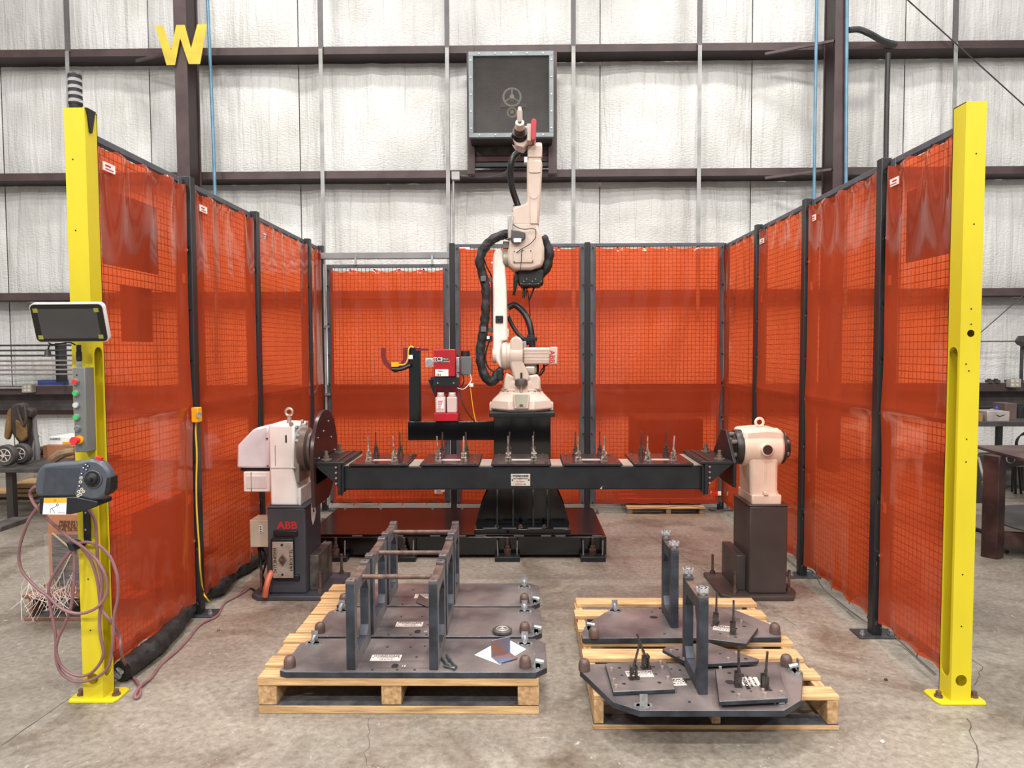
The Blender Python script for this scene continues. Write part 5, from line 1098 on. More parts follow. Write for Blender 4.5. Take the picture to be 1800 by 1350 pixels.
# ================================================================== TOUCH SCREEN ON THE LEFT COLUMN
def quadM(TL, TR, BL):
    u = TR-TL; v = TL-BL; n_ = u.cross(v).normalized()*-1      # n points away from viewer
    return Matrix(((u.x, n_.x, v.x, BL.x), (u.y, n_.y, v.y, BL.y), (u.z, n_.z, v.z, BL.z), (0, 0, 0, 1)))
TL, TR, BR_, BL = W(50, 534, 2.72), W(180, 533, 2.745), W(186, 601, 2.767), W(65, 602, 2.768)
t = thing('touch_screen', (TL+BR_)/2, 'black touch screen monitor with white rim on the left yellow column', 'monitor')
Q = quadM(TL, TR, BL)
def rrect(r, asp, i=0.):
    pts = []; rx, ry = r, r*asp
    for (cx_, cy_, a0) in ((1-rx-i, 1-ry-i*asp, 0), (rx+i, 1-ry-i*asp, PI/2), (rx+i, ry+i*asp, PI), (1-rx-i, ry+i*asp, 1.5*PI)):
        for k_ in range(5): a = a0+PI/2*k_/4; pts.append((cx_+rx*math.cos(a), cy_+ry*math.sin(a)))
    return pts
m = MB(); m.M = Q; m.prism(rrect(.06, 1.9), 'y', .0, .022).build('rim', mat('monitor_rim', (224, 224, 222), .35), t)
m = MB(); m.M = Q; m.prism(rrect(.055, 1.9, .012), 'y', -.003, .0).build('bezel', BEZEL, t)
m = MB(); m.M = Q; m.box(.10, .905, -.004, -.003, .105, .87).build('screen', SCRN, t)
for (a, b_) in ((.045, .78), (.87, .78), (.045, .09), (.87, .09)):
    m = MB(); m.M = Q; m.box(a, a+.065, -.0045, -.003, b_, b_+.10).build('yellow_corner_tape', mat('tape_olive', (150, 150, 60), .5), t)
m = MB(); m.M = Q; m.box(.3, .8, .022, .05, .3, .7).build('rear_housing', BLKM, t)
c = (TL+BR_)/2; MB().tube([c+Vector((0.02, .03, 0)), (ycx0+.04, 2.905, c.z)], .018, sm=1).build('arm', BLKM, t)
MB().tube([W(85, 602, 2.79), W(92, 606, 2.79), W(108, 604, 2.79), W(122, 602, 2.8), W(132, 606, 2.82)], .003).tube([W(90, 604, 2.79), W(86, 609, 2.79), W(85, 614, 2.79)], .003).build('screen_cable', RUBBER, t)
p = W(84, 624, 2.79); MB().lathe([(.017, p.z-.007), (.012, p.z), (.010, p.z+.018), (.005, p.z+.024)], (p.x, p.y, 0), seg=14).build('cable_plug', RUBBER, t)

# push button strip
Yb = 2.835; sX = lambda a: W(a, 720, Yb).x
t = thing('push_button_station', (sX(138), 2.865, W(138, 795, Yb).z), 'grey push button station with red and green buttons on the left yellow column', 'control box')
MB().box(W(127, 650, Yb).x, W(149, 650, Yb).x, Yb, 2.898, W(138, 795, Yb).z, W(138, 646, Yb).z).build('enclosure', GREYP, t, bev=.003)
bxm = W(138, 720, Yb)
def button(px_, py, r, h, mt, name, ring=None):
    c = W(px_, py, Yb)
    if ring: MB().cyl((c.x, Yb, c.z), (c.x, Yb-.006, c.z), r*1.25, seg=20).build('button_ring', ring, t)
    b_ = MB().cyl((c.x, Yb-.005, c.z), (c.x, Yb-.005-h, c.z), r*.9, r, seg=20).build(name, mt, t, bev=.001)
    return b_
button(134, 671, .0105, .008, REDB, 'red_button', ZINC); button(134.5, 691, .0105, .008, GREEN, 'green_button', ZINC)
button(135, 712, .0105, .008, CLEARB, 'white_button', ZINC); button(135.5, 733, .0105, .008, GREEN, 'green_button', ZINC)
button(137, 753, .0105, .006, GREYP, 'grey_button', ZINC)
c = W(140, 773, Yb); MB().cyl((c.x, Yb, c.z), (c.x, Yb-.008, c.z), .017, seg=20).build('emergency_ring', YORG, t); MB().cyl((c.x, Yb-.008, c.z), (c.x, Yb-.028, c.z), .009, seg=14).cyl((c.x, Yb-.028, c.z), (c.x, Yb-.042, c.z), .0165, .015, seg=20).build('emergency_stop', REDB, t)
MB().cyl((bxm.x-.002, Yb-.0005, W(134, 659, Yb).z), (bxm.x-.002, Yb-.002, W(134, 659, Yb).z), .003, seg=8).build('indicator', INK, t)
c = W(138, 646, 2.86); MB().cyl((c.x, 2.866, c.z), (c.x, 2.866, c.z+.024), .0105, seg=6).build('cable_gland', ZINC, t); MB().cyl((c.x, 2.866, c.z+.022), (c.x, 2.866, W(137, 606, 2.86).z), .009, seg=12).cyl((c.x, 2.866, c.z+.03), (c.x, 2.866, c.z+.062), .011, seg=12).build('station_cable', RUBBER, t)
MB().box(W(149, 715, Yb).x-.0002, W(149, 715, Yb).x+.0008, 2.845, 2.88, W(149, 737, Yb).z, W(149, 706, Yb).z).build('side_label', mat('label_beige', (206, 200, 170), .5), t)

# teach pendant
Yp = 2.73
t = thing('teach_pendant', W(125, 904, Yp+.1), 'grey robot teach pendant with joystick resting in a black holder on the left column', 'teach pendant')
def pp(pts): return [(W(x, y, Yp).x, W(x, y, Yp).z) for x, y in pts]
outl = [(60, 866), (61, 845), (65, 827), (74, 817), (104, 813.5), (134, 811.5), (157, 807), (170, 808), (181, 815), (191, 828), (195, 843), (193, 861), (184, 873), (171, 880), (160, 881), (134, 874), (74, 875), (65, 872)]
o = MB().prism(pp(outl), 'y', Yp, Yp+.045).build('pendant_body', PEND, t, bev=.012)
MB().prism(pp([(80, 823), (141, 823), (131, 869), (75, 868)]), 'y', Yp-.0012, Yp+.001).build('display', PENDD, t)
c = W(164, 842, Yp); MB().lathe([(.034, 0), (.036, -.004), (.034, -.006)], (c.x, Yp+.0, c.z), axis='y').build('joystick_collar', PEND, t, bev=.001)
MB().cyl((c.x, Yp-.006, c.z), (c.x, Yp-.0068, c.z), .031, seg=28).build('joystick_well', RUBBER, t)
MB().lathe([(.024, -.007), (.020, -.014), (.011, -.018), (.011, -.03), (.013, -.036), (.008, -.038)], (c.x-.002, Yp, c.z+.002), axis='y').build('joystick', RUBBER, t, bev=.001)
MB().prism(pp([(189, 838), (195, 838), (195, 862), (186, 872), (184, 866)]), 'y', Yp-.004, Yp+.05).build('enable_grip', RUBBER, t, bev=.004)
c = W(174, 806, Yp+.02); MB().cyl((c.x, Yp+.02, c.z-.01), (c.x+.003, Yp+.02, c.z+.006), .0135, seg=18).build('stop_button', REDB, t)
bb = mat('key_cream', (212, 206, 188), .5); bd = mat('key_navy', (44, 54, 84), .5)
for (x, y, mt) in ((151, 816, bd), (147, 822, bd), (155, 819, bd), (152, 825, bd), (144, 832, bd), (143, 840, bb), (142, 847, bb), (140, 854, bd), (144, 860, bb), (139, 864, bb), (147, 864, bb), (142, 869, bb), (138, 871, bb)):
    c = W(x, y, Yp); MB().cyl((c.x, Yp, c.z), (c.x, Yp-.0025, c.z), .0062, seg=12).build('key', mt, t); MB().cyl((c.x, Yp-.0025, c.z), (c.x, Yp-.003, c.z), .0028, seg=8).build('key_symbol', PEND if mt is bb else WHT, t)
MB().prism(pp([(70, 874), (134, 873), (172, 881), (172, 889), (150, 898), (125, 904), (70, 904)]), 'y', Yp-.004, Yp+.10).build('holder', BLKM, t, bev=.004)
MB().box(W(146, 905, 2.89).x, W(157, 905, 2.89).x, 2.889, 2.898, W(150, 953, 2.89).z, W(150, 885, 2.89).z).build('holder_strap', BLKM, t)
for q in (901, 931): c = W(151, q, 2.889); MB().cyl((c.x, 2.889, c.z), (c.x, 2.886, c.z), .004, seg=8).build('strap_screw', ZINC, t)
MB().prism(pp([(79, 875), (119, 875), (117.5, 903.5), (76.5, 903.5)]), 'y', Yp-.0058, Yp-.0042).build('sticker', mat('sticker_white', (226, 234, 240), .5), t)
MB().prism(pp([(79.5, 875), (119, 875), (118.3, 883), (78.5, 883)]), 'y', Yp-.0066, Yp-.0058).build('sticker_band', YORG, t)
for s in ([(88, 902), (89, 894), (94, 892), (98, 890), (101, 885)], [(96, 902), (93, 896), (91, 894)], [(101, 890), (99, 887), (101, 884.5), (103, 887), (101, 890)], [(102, 901), (114, 901.5)]):
    MB().tube([W(x, y, Yp-.0065) for x, y in s], .0007, seg=4, sm=1).build('sticker_drawing', INK, t)
c = W(98.5, 879, Yp); MB().ring((c.x, Yp-.0068, c.z), 'y', .004, .0007, 12, 4).build('sticker_symbol', INK, t)

# cable hook and looped cables
hk = MB(); p = W(131, 957, 2.88); hk.prism([(W(x, y, 2.86).x, W(x, y, 2.86).z) for x, y in ((124, 951), (134, 954), (141, 964), (131, 965))], 'y', 2.83, 2.895).box(W(134, 958, 2.89).x, W(150, 958, 2.89).x, 2.885, 2.898, W(134, 958, 2.89).z, W(134, 953, 2.89).z)
tag(hk.build('cable_hook', BLKM), 'small black cable hook on the left yellow column', 'hook')
r_ = .0062; D1 = 2.845; D2 = 2.86; D3 = 2.875
def WL(pts, d): return [W(x, y, d) for x, y in pts]
A = WL([(62, 855)], 2.76)+WL([(53, 866), (58, 882), (68, 896)], 2.8)+WL([(78, 907), (101, 928), (126, 949), (140, 958), (154, 969), (172, 987), (186, 1013), (188, 1040), (176, 1063), (154, 1076), (130, 1078), (105, 1068), (85, 1049), (62, 1031), (39, 1004), (33, 978), (37, 951), (50, 916), (66, 892), (72, 886)], D1)
tag(MB().tube(A, r_, sm=5).build('looped_cable', MAUVE), 'mauve cable in the widest loop, swinging left of the yellow column', 'cable', 'mauve cables on the left column')
B = WL([(137, 885)], 2.8)+WL([(154, 894), (167, 916), (170, 951), (172, 987), (179, 1022), (177, 1058), (175, 1093), (177, 1120), (182, 1147), (175, 1167), (157, 1185), (133, 1187), (110, 1173), (99, 1147), (102, 1123), (113, 1099), (124, 1069), (130, 1028), (131, 990), (132, 967)], D2)
tag(MB().tube(B, r_, sm=5).build('looped_cable', MAUVE), 'mauve cable from under the pendant looping low in front of the yellow column', 'cable', 'mauve cables on the left column')
Cc = WL([(128, 966), (115, 980), (98, 1004), (86, 1031), (87, 1058), (94, 1093), (98, 1120), (98, 1140), (100, 1165), (110, 1185), (133, 1198), (163, 1194), (190, 1173), (198, 1132), (200, 1087), (207, 1050), (207, 1022), (204, 1004), (193, 978), (175, 960), (154, 953), (138, 955)], D3-.012)
tag(MB().tube(Cc, r_, sm=5).build('looped_cable', MAUVE), 'mauve cable in the tall loop reaching right over the red curtain edge', 'cable', 'mauve cables on the left column')
Dd = WL([(140, 958), (160, 985), (172, 1025), (178, 1069), (195, 1092)], D2+.006)+WL([(210, 1117), (213, 1147)], 2.92)+[F(225, 1178, .03), F(243, 1202, .008), F(247, 1217, .008), F(241, 1227, .008), F(237, 1222, .012), F(246, 1207, .016), F(266, 1191, .008), F(284, 1167, .008), F(311, 1144, .008), F(330, 1124, .008), F(352, 1098, .008), F(382, 1082, .008), F(395, 1060, .008), F(420, 1046, .008), F(438, 1034, .008)]
tag(MB().tube(Dd, r_, sm=5).build('floor_cable', MAUVE), 'mauve cable dropping from the column and running over the floor to the drive pedestal', 'cable')
sl = [F(214, 1180, .05), F(240, 1160, .052), F(275, 1134, .052), F(303, 1105, .052), F(322, 1079, .054), F(340, 1056, .06), F(360, 1040, .06), F(385, 1032, .055), F(402, 1010, .05), F(425, 998, .05), F(446, 985, .05), F(468, 965, .05)]
tb = MB().tube(sl, .047, seg=16, sm=10, rf=lambda L: .046+.005*noise.noise(Vector((L*9, 1, 2))))
t = thing('cable_sleeve', F(300, 1110), 'thick black cloth cable sleeve lying on the floor along the left fence', 'cable sleeve')
tb.build('sleeve_cloth', CLOTH, t)
MB().tube([F(214, 1178, .05), F(207, 1176, .05), F(203, 1183, .04), F(210, 1190, .03)], .012).tube([F(214, 1182, .06), F(204, 1172, .06)], .009).build('sleeve_cables', ZINC, t)
# yellow pull station on the first left post
t = thing('pull_box', W(346, 742, 3.78), 'small orange-yellow switch box with yellow cord on the first left fence post', 'switch')
MB().box(W(339, 730, 3.78).x, W(351, 730, 3.78).x, 3.76, 3.81, W(345, 742, 3.78).z, W(345, 716, 3.78).z).build('box_body', YORG, t, bev=.004)
c = W(350, 729, 3.76); MB().cyl((c.x, 3.76, c.z), (c.x+.004, 3.748, c.z), .013).build('knob', ZINC, t)
MB().tube(WL([(345, 742), (344, 760), (346, 800), (345, 850), (346, 900), (350, 960), (352, 1000)], 3.80)+[F(357, 1040, .12), F(362, 1050, .10), F(368, 1058, .06)], .0045).build('yellow_cord', YCORD, t)
# thin grey cable along the right and back fence feet
P_ = [W(1040, 893, 6.1), W(1080, 891, 6.15), W(1150, 893, 6.15), W(1200, 889, 6.15), W(1235, 892, 6.15), F(1262, 897, .03), F(1300, 900, .02), F(1388, 985, .008), F(1412, 998, .02), F(1430, 1006, .05), F(1448, 1035, .02), F(1490, 1070, .01), F(1530, 1098, .03), F(1560, 1108, .05), F(1590, 1135, .01), F(1645, 1185, .008)]
tag(MB().tube(P_, .0032, sm=5).build('ground_cable', mat('cable_grey', (120, 110, 104), .5)), 'thin grey cable trailing along the foot of the back and right fences', 'cable')

# ================================================================== LEFT BACKGROUND
t = thing('rod_rack', W(60, 660, 8.75), 'rack of long thin steel rods, with bars standing in for their shadows, along the back wall at the far left', 'rack')
for i, y in enumerate((607, 616, 625, 634, 642, 650, 658)):
    z = W(60, y, 8.6).z; MB().tube([(-7.6, 8.62-.0*i, z), (W(124, y, 8.62).x+.25, 8.62, z)], .011, sm=1).build('rod_or_shadow_bar', STEELD if i < 3 else mat('rod_shadow_grey', (150, 140, 134), .5, .2), t)  # the lower grey bars stand in for rod shadows on the wall
for x in (-6.9, -5.6): MB().box(x-.02, x+.02, 8.64, 8.8, W(60, 672, 8.6).z, W(60, 603, 8.6).z).build('rack_upright', BLKM, t)
def thing_box(name, x0, x1, Y, d, yb, yt, mt, label, cat, bev=.004, grp=None):
    a, c_ = W(x0, yb, Y), W(x1, yt, Y); m = MB().box(a.x, c_.x, Y, Y+d, a.z, c_.z); return tag(m.build(name, mt, bev=bev), label, cat, grp)
thing_box('blue_bar', 66, 112, 8.79, .1, 677.5, 668, BLADE, 'blue flat bar lying on the girt at the far left', 'bar')
t = thing('outlet_box', W(50, 690, 8.74), 'grey four-socket outlet box on the girt at the far left', 'outlet')
MB().box(W(40, 690, 8.72).x, W(57, 690, 8.72).x, 8.70, 8.79, W(50, 690, 8.72).z, W(50, 676, 8.72).z).build('box_body', mat('outlet_grey', (170, 164, 152), .5), t, bev=.004)
for a in (44.5, 51): 
    for q in (680, 686): c = W(a, q, 8.7); MB().cyl((c.x, 8.70, c.z), (c.x, 8.695, c.z), .016).build('socket', mat('socket_ivory', (206, 200, 180), .5), t)
MB().tube([(-7.6, 8.76, W(20, 682, 8.72).z), W(40, 682, 8.76)], .012, sm=1).build('feed_conduit', GALV, t)
t = thing('outlet_box', W(1785, 682, 8.5), 'grey four-socket outlet box on the girt at the far right', 'outlet')
MB().box(W(1775, 680, 8.72).x, W(1793, 680, 8.72).x, 8.70, 8.79, W(1785, 681, 8.72).z, W(1785, 666, 8.72).z).build('box_body', MATS['outlet_grey'], t, bev=.004)
for a in (1780, 1788):
    for q in (670, 677): c = W(a, q, 8.7); MB().cyl((c.x, 8.70, c.z), (c.x, 8.695, c.z), .016).build('socket', MATS['socket_ivory'], t)
# low dark table with casters and jacket
YT = 6.05; zt = W(60, 822, YT).z
t = thing('low_table', (W(40, 900, YT).x, 6.4, 0), 'low dark wooden table at the far left behind the cell', 'table')
MB().box(-5.4, W(128, 822, YT).x, YT-.05, 6.8, zt-.035, zt).build('table_top', STEELD, t, bev=.004)
for x in (-5.2, W(15, 900, YT).x): 
    for y in (YT+.02, 6.7): MB().box(x-.028, x+.028, y, y+.056, 0, zt-.035).build('leg', mat('leg_dark', (56, 50, 48), .5), t)
def wheel(px_, py, r_px, Y, lab):
    c = W(px_, py, Y); r = r_px/1270*Y; t = thing('caster_wheel', (c.x, Y, c.z-r), lab, 'wheel', 'rubber wheels on the low table')
    MB().lathe([(r*.6, -.028), (r*.9, -.034), (r, -.02), (r, .02), (r*.9, .034), (r*.6, .028)], (c.x, Y, c.z), axis='y', seg=32).build('tyre', mat('tyre_grey', (70, 66, 64), .6), t)
    MB().ring((c.x, Y-.032, c.z), 'y', r*.58, r*.05, 24, 6).build('rim', SILVER, t)
    MB().cyl((c.x, Y-.05, c.z), (c.x, Y+.05, c.z), r*.16, seg=14).build('hub', SILVER, t)
    for i in range(6): a = PI*i/3; MB().tube([(c.x, Y-.034, c.z), (c.x+r*.56*math.cos(a), Y-.034, c.z+r*.56*math.sin(a))], r*.05, seg=5, sm=1).build('spoke', SILVER, t)
wheel(12, 800, 19, 6.1, 'leftmost grey rubber wheel standing on the low table'); wheel(38, 797, 18, 6.25, 'second grey rubber wheel standing on the low table, nearest the jacket'); wheel(71, 793, 8, 6.7, 'small dark wheel behind the others on the low table')
YJ = 6.5; t = thing('jacket_stand', W(42, 815, YJ), 'tan and dark leather work jacket draped over a post on the low table', 'jacket')
MB().box(W(34, 815, YJ).x, W(52, 815, YJ).x, YJ, YJ+.09, W(42, 822, YJ).z, W(42, 725, YJ).z).build('stand_post', STEELD, t)
def jp(pts): return [(W(x, y, YJ).x, W(x, y, YJ).z) for x, y in pts]
MB().prism(jp([(26, 715), (36, 708), (46, 707), (54, 713), (58, 735), (56, 765), (50, 776), (40, 776), (30, 762), (27, 740)]), 'y', YJ-.07, YJ+.01).build('jacket_body', LEATH, t, bev=.02)
MB().prism(jp([(14, 768), (16, 745), (20, 722), (27, 714), (29, 728), (27, 755), (21, 773)]), 'y', YJ-.06, YJ-.01).build('jacket_sleeve', TAN, t, bev=.015)
MB().prism(jp([(37, 735), (46, 740), (56, 738), (57, 768), (48, 777), (38, 765)]), 'y', YJ-.085, YJ-.05).build('jacket_lining', TAN, t, bev=.015)
MB().prism(jp([(52, 715), (66, 718), (68, 725), (64, 733), (56, 734), (51, 725)]), 'y', YJ-.08, YJ-.0).build('glove', LEATH, t, bev=.015)
MB().tube([W(30, 716, YJ-.08), W(36, 735, YJ-.09), (W(42, 748, YJ-.1)), W(46, 735, YJ-.1), W(43, 712, YJ-.08)], .012).build('strap', LEATH, t)
MB().tube([W(60, 733, 6.5), W(62, 760, 6.5), W(66, 786, 6.5), W(67, 815, 6.5)], .02).tube([W(67, 765, 6.52), W(60, 780, 6.5), W(58, 815, 6.5)], .014).build('stand_leg', SLATE, t)
t2_ = thing_box('white_carton', 86, 124, 6.62, .3, 782, 768, WHT, 'small white printed carton on the brown box at the far left', 'box'); ORG[t2_.name] = t2_.location.copy()
text('HARRIS', .03, (W(96, 771, 6.61).x, 6.617, W(96, 772, 6.61).z), INK, t2_); MB().box(W(108, 775, 6.6).x, W(121, 775, 6.6).x, 6.615, 6.619, W(110, 781, 6.6).z, W(110, 777, 6.6).z).build('carton_print', YORG, t2_)
thing_box('brown_box', 76, 128, 6.6, .35, 818, 783, CARD, 'brown cardboard box on the low table behind the yellow column', 'box')
tag(MB().tube([W(88, 812, 6.1), W(100, 803, 6.1), W(112, 797, 6.1), W(132, 793, 6.1)], .035, rf=lambda L: .035+.012*noise.noise(Vector((L*6, 0, 0)))).build('cloth_roll', mat('tan_cloth', (150, 126, 100), .8, 0, (110, 90, 70), 9)), 'crumpled tan cloth roll on the low table in front of the brown box', 'cloth')
thing_box('concrete_block', 22, 58, 7.2, .4, 848, 822, mat('block_concrete', (176, 168, 158), .9, 0, (140, 134, 126), 9, .3), 'pale concrete block under the low table', 'block')
for i, (a, b_, y0, y1) in enumerate(((18, 66, 858, 850), (20, 60, 866, 860), (-40, 60, 874, 868))):
    thing_box('lumber', a, b_, 6.9, .3, y0, y1, WOOD, 'pale wooden plank under the low table at the far left, %s of the stack' % ('top', 'middle', 'bottom')[i], 'plank', .002)
thing_box('dark_floor_object', -30, 2, 4.9, .3, 935, 926, STEELD, 'dark flat object on the floor cut by the left picture edge', 'scrap')
# wrapped carton on pallet behind the left column
pY = 3.78
t = pallet(W(42, 1100, pY).x, W(140, 1100, pY).x+.35, pY, 4.7, .022, .12, .142, 'reddish worn pallet behind the left yellow column', ((W(52, 1100, pY).x, W(58, 1100, pY).x), (W(150, 1100, pY).x, W(166, 1100, pY).x)), 6, (WOODR, WOODR))
ct = thing('wrapped_carton', (W(115, 1070, pY).x, 4.1, .145), 'tall brown carton with printed text, wrapped in stretch film on the reddish pallet', 'carton')
cxa, cxb = W(84, 1000, 3.85).x, W(84, 1000, 3.85).x+.46; zt1 = W(100, 905, 3.85).z
MB().box(cxa, cxb, 3.86, 4.5, .145, zt1).build('carton_body', CARD, ct, bev=.004)
MB().box(cxa+.03, cxb, 3.845, 3.859, W(100, 1028, 3.85).z, W(100, 940, 3.85).z).build('wrapped_side', FILMD, ct)
MB().box(cxa-.004, cxb+.004, 3.835, 4.51, .150, W(100, 938, 3.85).z).build('stretch_film', FILM, ct)
for i, s in enumerate(('PREMIUM WELDING', 'ALAMBRE DE SOLDADURA', 'FIL DE SOUDAGE')):
    text(s, .026, (cxa+.16, 3.857, W(110, 919+i*6.2, 3.85).z), mat('carton_ink', (70, 44, 34), .7), ct, sx=.8)
for a in (((92, 937), (125, 965)), ((125, 975), (95, 1035))): MB().tube([W(*a[0], 3.83), W(*a[1], 3.83)], .004, seg=4, sm=1).build('film_strand', mat('film_strand', (200, 180, 150), .4), ct)
m = MB()
for i in range(40):
    p = Vector((W(90, 1040, pY).x+random.uniform(-.12, .14), pY-.03, .17)); pts = [p+Vector((random.uniform(-.03, .03), random.uniform(-.04, .02), .12*random.random())), p+Vector((random.uniform(-.05, .05), random.uniform(-.06, .0), 0)), p+Vector((random.uniform(-.06, .08), -.07, -.14*random.random()))]
    m.tube(pts, random.uniform(.0008, .0018), seg=4, sm=3)
fw = m.build('film_tangle', mat_clear('film_white', (236, 224, 216), .2, .75), ct); fw['kind'] = 'stuff'

# ================================================================== RIGHT BACKGROUND
YB2 = 7.2; zb2 = W(1760, 741, YB2).z
t = thing('wall_bench', (W(1780, 850, YB2).x, 7.5, 0), 'grey steel work bench against the back wall at the far right', 'bench')
MB().box(W(1690, 745, YB2).x, 6.6, YB2, 8.1, zb2-.05, zb2).build('bench_top', STEELD, t, bev=.004)
MB().box(W(1756, 800, YB2).x, W(1764, 800, YB2).x, YB2+.02, YB2+.07, 0, zb2-.05).build('leg', BLKM, t); MB().box(6.4, 6.45, YB2+.02, YB2+.07, 0, zb2-.05).build('leg', BLKM, t)
MB().box(W(1690, 850, YB2).x, 6.5, YB2+.1, 7.9, .10, .20).build('lower_shelf', STEELD, t)
MB().box(W(1690, 850, YB2).x, 6.5, YB2+.3, 7.9, .205, .30).build('shelf_lumber', WOODD, t)
t = thing_box('steel_tray', 1735, 1775, 7.25, .25, 741, 723, mat('tray_metal', (190, 182, 178), .35, .4, (160, 150, 146), 8), 'dented metal parts tray on the far right bench', 'tray')
ORG[t.name] = t.location.copy()
for a, b_ in (((1752, 729), (1757, 732)), ((1757, 732), (1766, 729))): MB().tube([W(*a, 7.245), W(*b_, 7.245)], .004, seg=4, sm=1).build('tray_scratch', INK, t)
thing_box('battery_pack', 1716, 1728, 7.25, .12, 741, 727, mat('battery_tan', (150, 122, 62), .5), 'yellow and black battery on the far right bench beside the column', 'battery')
thing_box('brown_crate', 1766, 1788, 7.5, .2, 741, 709, mat('crate_brown', (96, 78, 70), .7), 'open brown crate on the far right bench behind the tray', 'crate')
for i, (x, y, r, h, mt, lab) in enumerate(((1748, 722, .03, .09, CLEARB, 'clear jar standing behind the metal tray'), (1757, 720, .022, .13, BLADE, 'thin blue can behind the metal tray'), (1795, 740, .06, .14, RUBBER, 'dark round pot at the right end of the bench'), (1741, 741, .03, .06, RUBBER, 'short black tin behind the metal tray'))):
    p = W(x, y, 7.58); tag(MB().lathe([(r, zb2+.001), (r, zb2+h*.8), (r*.6, zb2+h*.88), (r*.6, zb2+h)], (p.x, 7.62, 0)).build('canister', mt), lab, 'canister')
for i, (x, w) in enumerate(((1741, 6), (1752, 8), (1775, 26))):
    z = ZG[3]+.1; m = MB().box(W(x, 662, 8.76).x, W(x+w, 662, 8.76).x, 8.77, 8.86, z+.001, z+.035).box(W(x+w*.3, 662, 8.76).x, W(x+w*.6, 662, 8.76).x, 8.78, 8.84, z+.035, z+.05)
    tag(m.build('hand_tool', STEELD), 'dark tool lying on the girt at the far right, %s' % ('left', 'middle', 'longest')[i], 'tool')
t = thing('cable_coil', W(1797, 785, 7.6), 'black cable coil hanging under the far right bench', 'cable coil')
c = W(1802, 778, 7.3)
for k_ in range(4): MB().ring((c.x, 7.24+.02*k_, c.z-.004*k_), 'y', .12-.008*k_, .008, 28, 6).build('coil_turn', RUBBER, t)
t = thing('saw_stand', W(1785, 866, 6.6), 'thin dark legs of a stand between the brown table and the wall bench', 'stand')
for a, b_ in (((1781, 812), (1779, 864)), ((1784, 812), (1785, 868)), ((1791, 812), (1795, 868)), ((1797, 812), (1798, 862))): MB().tube([W(*a, 6.8), F(*b_, .0)], .012, sm=1).build('leg', BLKM, t)
MB().box(W(1778, 812, 6.8).x, 5.0, 6.7, 6.95, W(1785, 814, 6.8).z-.02, W(1785, 812, 6.8).z).build('stand_top', STEELD, t)
thing_box('grey_bin', 1716, 1742, 6.7, .3, 887.5, 800, mat('bin_dark', (64, 60, 60), .5, .2), 'dark metal bin under the bench beside the right yellow column', 'bin')
tag(MB().tube([W(1712, 748, 7.2), W(1716, 790, 6.9), W(1722, 812, 6.6), W(1726, 830, 6.5), W(1731, 848, 6.5)], .012).cyl(W(1730, 846, 6.5), W(1733, 862, 6.5), .022).build('hanging_plug', mat('plug_grey', (140, 130, 122), .5)), 'grey plug and lead hanging beside the right yellow column', 'plug')
# brown welding table
Yw = 4.9; zw = W(1760, 797, Yw).z
TP = [F(1712, 783, zw), F(1712, 785, zw)]
t = thing('brown_table', (3.6, 5.2, 0), 'heavy rusty brown steel table at the right picture edge', 'table')
a = F(1714, 783, zw)
MB().prism([(a.x, a.y), (F(1745, 792, zw).x, F(1745, 792, zw).y), (F(1880, 826, zw).x, F(1880, 826, zw).y), (5.2, 4.6), (5.2, 6.0), (F(1790, 782.5, zw).x, F(1790, 782.5, zw).y)], 'z', zw-.02, zw).build('table_top', TABLE, t, bev=.002)
lx0, lx1 = W(1744, 900, Yw).x, W(1771, 900, Yw).x
c0 = F(1752, 984)
A_ = Vector((-.6, .8)); B_ = Vector((.86, .5))
def tp(a, b_): return (c0.x+A_.x*a+B_.x*b_, c0.y+A_.y*a+B_.y*b_)
MB().prism([tp(0, 0), tp(.10, 0), tp(.10, .09), tp(0, .09)], 'z', 0, zw-.02).build('leg', DKRED, t, bev=.004)
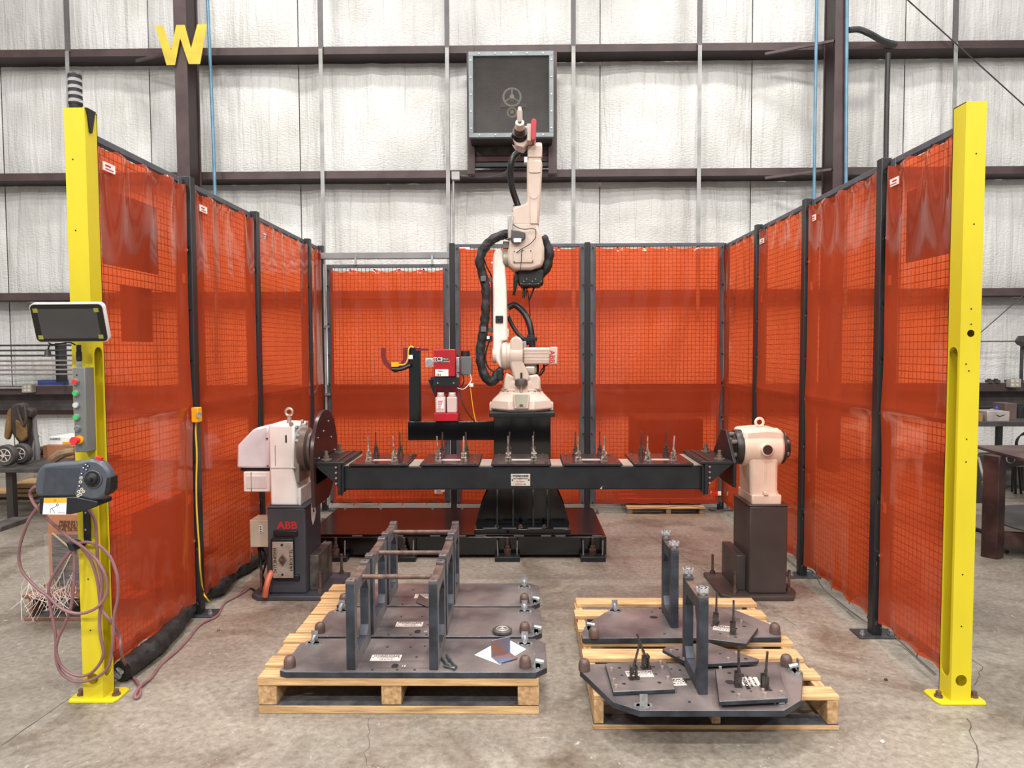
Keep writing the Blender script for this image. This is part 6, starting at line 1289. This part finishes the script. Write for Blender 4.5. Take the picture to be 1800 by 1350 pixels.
MB().prism([tp(.01, .08), tp(.05, .08), tp(.05, 1.2), tp(.01, 1.2)], 'z', zw-.11, zw-.02).build('apron', DKRED, t)
MB().prism([tp(0, .09), tp(.05, .09), (4.9, 4.5), (4.9, 4.42)], 'z', .09, .18).build('lower_rail', DKRED, t)
MB().lathe([(.5, .20), (.62, .215), (.62, .225), (.45, .21)], (3.95, 5.0, 0), seg=40).build('drum_lid', mat('lid_grey', (86, 84, 84), .4, .4), t)
MB().ring(W(1776, 806, Yw-.0), 'y', .028, .006, 16).build('hanging_ring', ZINC, t)
tag(MB().tube([F(1705, 929, .015), F(1722, 932, .015), F(1735, 940, .015), F(1748, 955, .015), F(1770, 970, .015)], .015).build('floor_hose', RUBBER), 'black hose on the floor running under the brown table', 'hose')
t = thing('wall_lamp', W(1797, 600, 8.6), 'dark wall mounted reel at the right picture edge', 'reel')
MB().prism([(W(x, y, 8.6).x, W(x, y, 8.6).z) for x, y in ((1793, 600), (1800, 590), (1812, 590), (1812, 612), (1798, 606))], 'y', 8.55, 8.7).box(W(1797, 620, 8.7).x, W(1800, 620, 8.7).x, 8.7, 8.74, W(1798, 668, 8.7).z, W(1798, 605, 8.7).z).build('reel_body', STEELD, t)
MB().box(W(1722, 600, 8.7).x, W(1800, 600, 8.7).x+.3, 8.72, 8.75, W(1750, 601, 8.7).z, W(1750, 599, 8.7).z).build('cable_rail', STEELD, t)

# behind the back fence
t = pallet(W(1103, 900, 6.2).x, W(1240, 900, 6.2).x, 6.2, 7.2, .014, .060, .074, 'pine pallet on the floor poking out under the back curtain at the right', ((W(1103, 900, 6.2).x, W(1112, 900, 6.2).x), (W(1172, 900, 6.2).x, W(1180, 900, 6.2).x), (W(1230, 900, 6.2).x, W(1239, 900, 6.2).x)), 6, (WOOD, WOODD))
tag(MB().box(W(1122, 800, 6.6).x, W(1236, 800, 6.6).x, 6.6, 7.2, .077, W(1180, 738, 6.6).z).build('dark_cabinet', mat('cabinet_brown', (70, 50, 46), .5), bev=.01), 'dark cabinet on the pallet seen through the right half of the back curtain', 'cabinet')
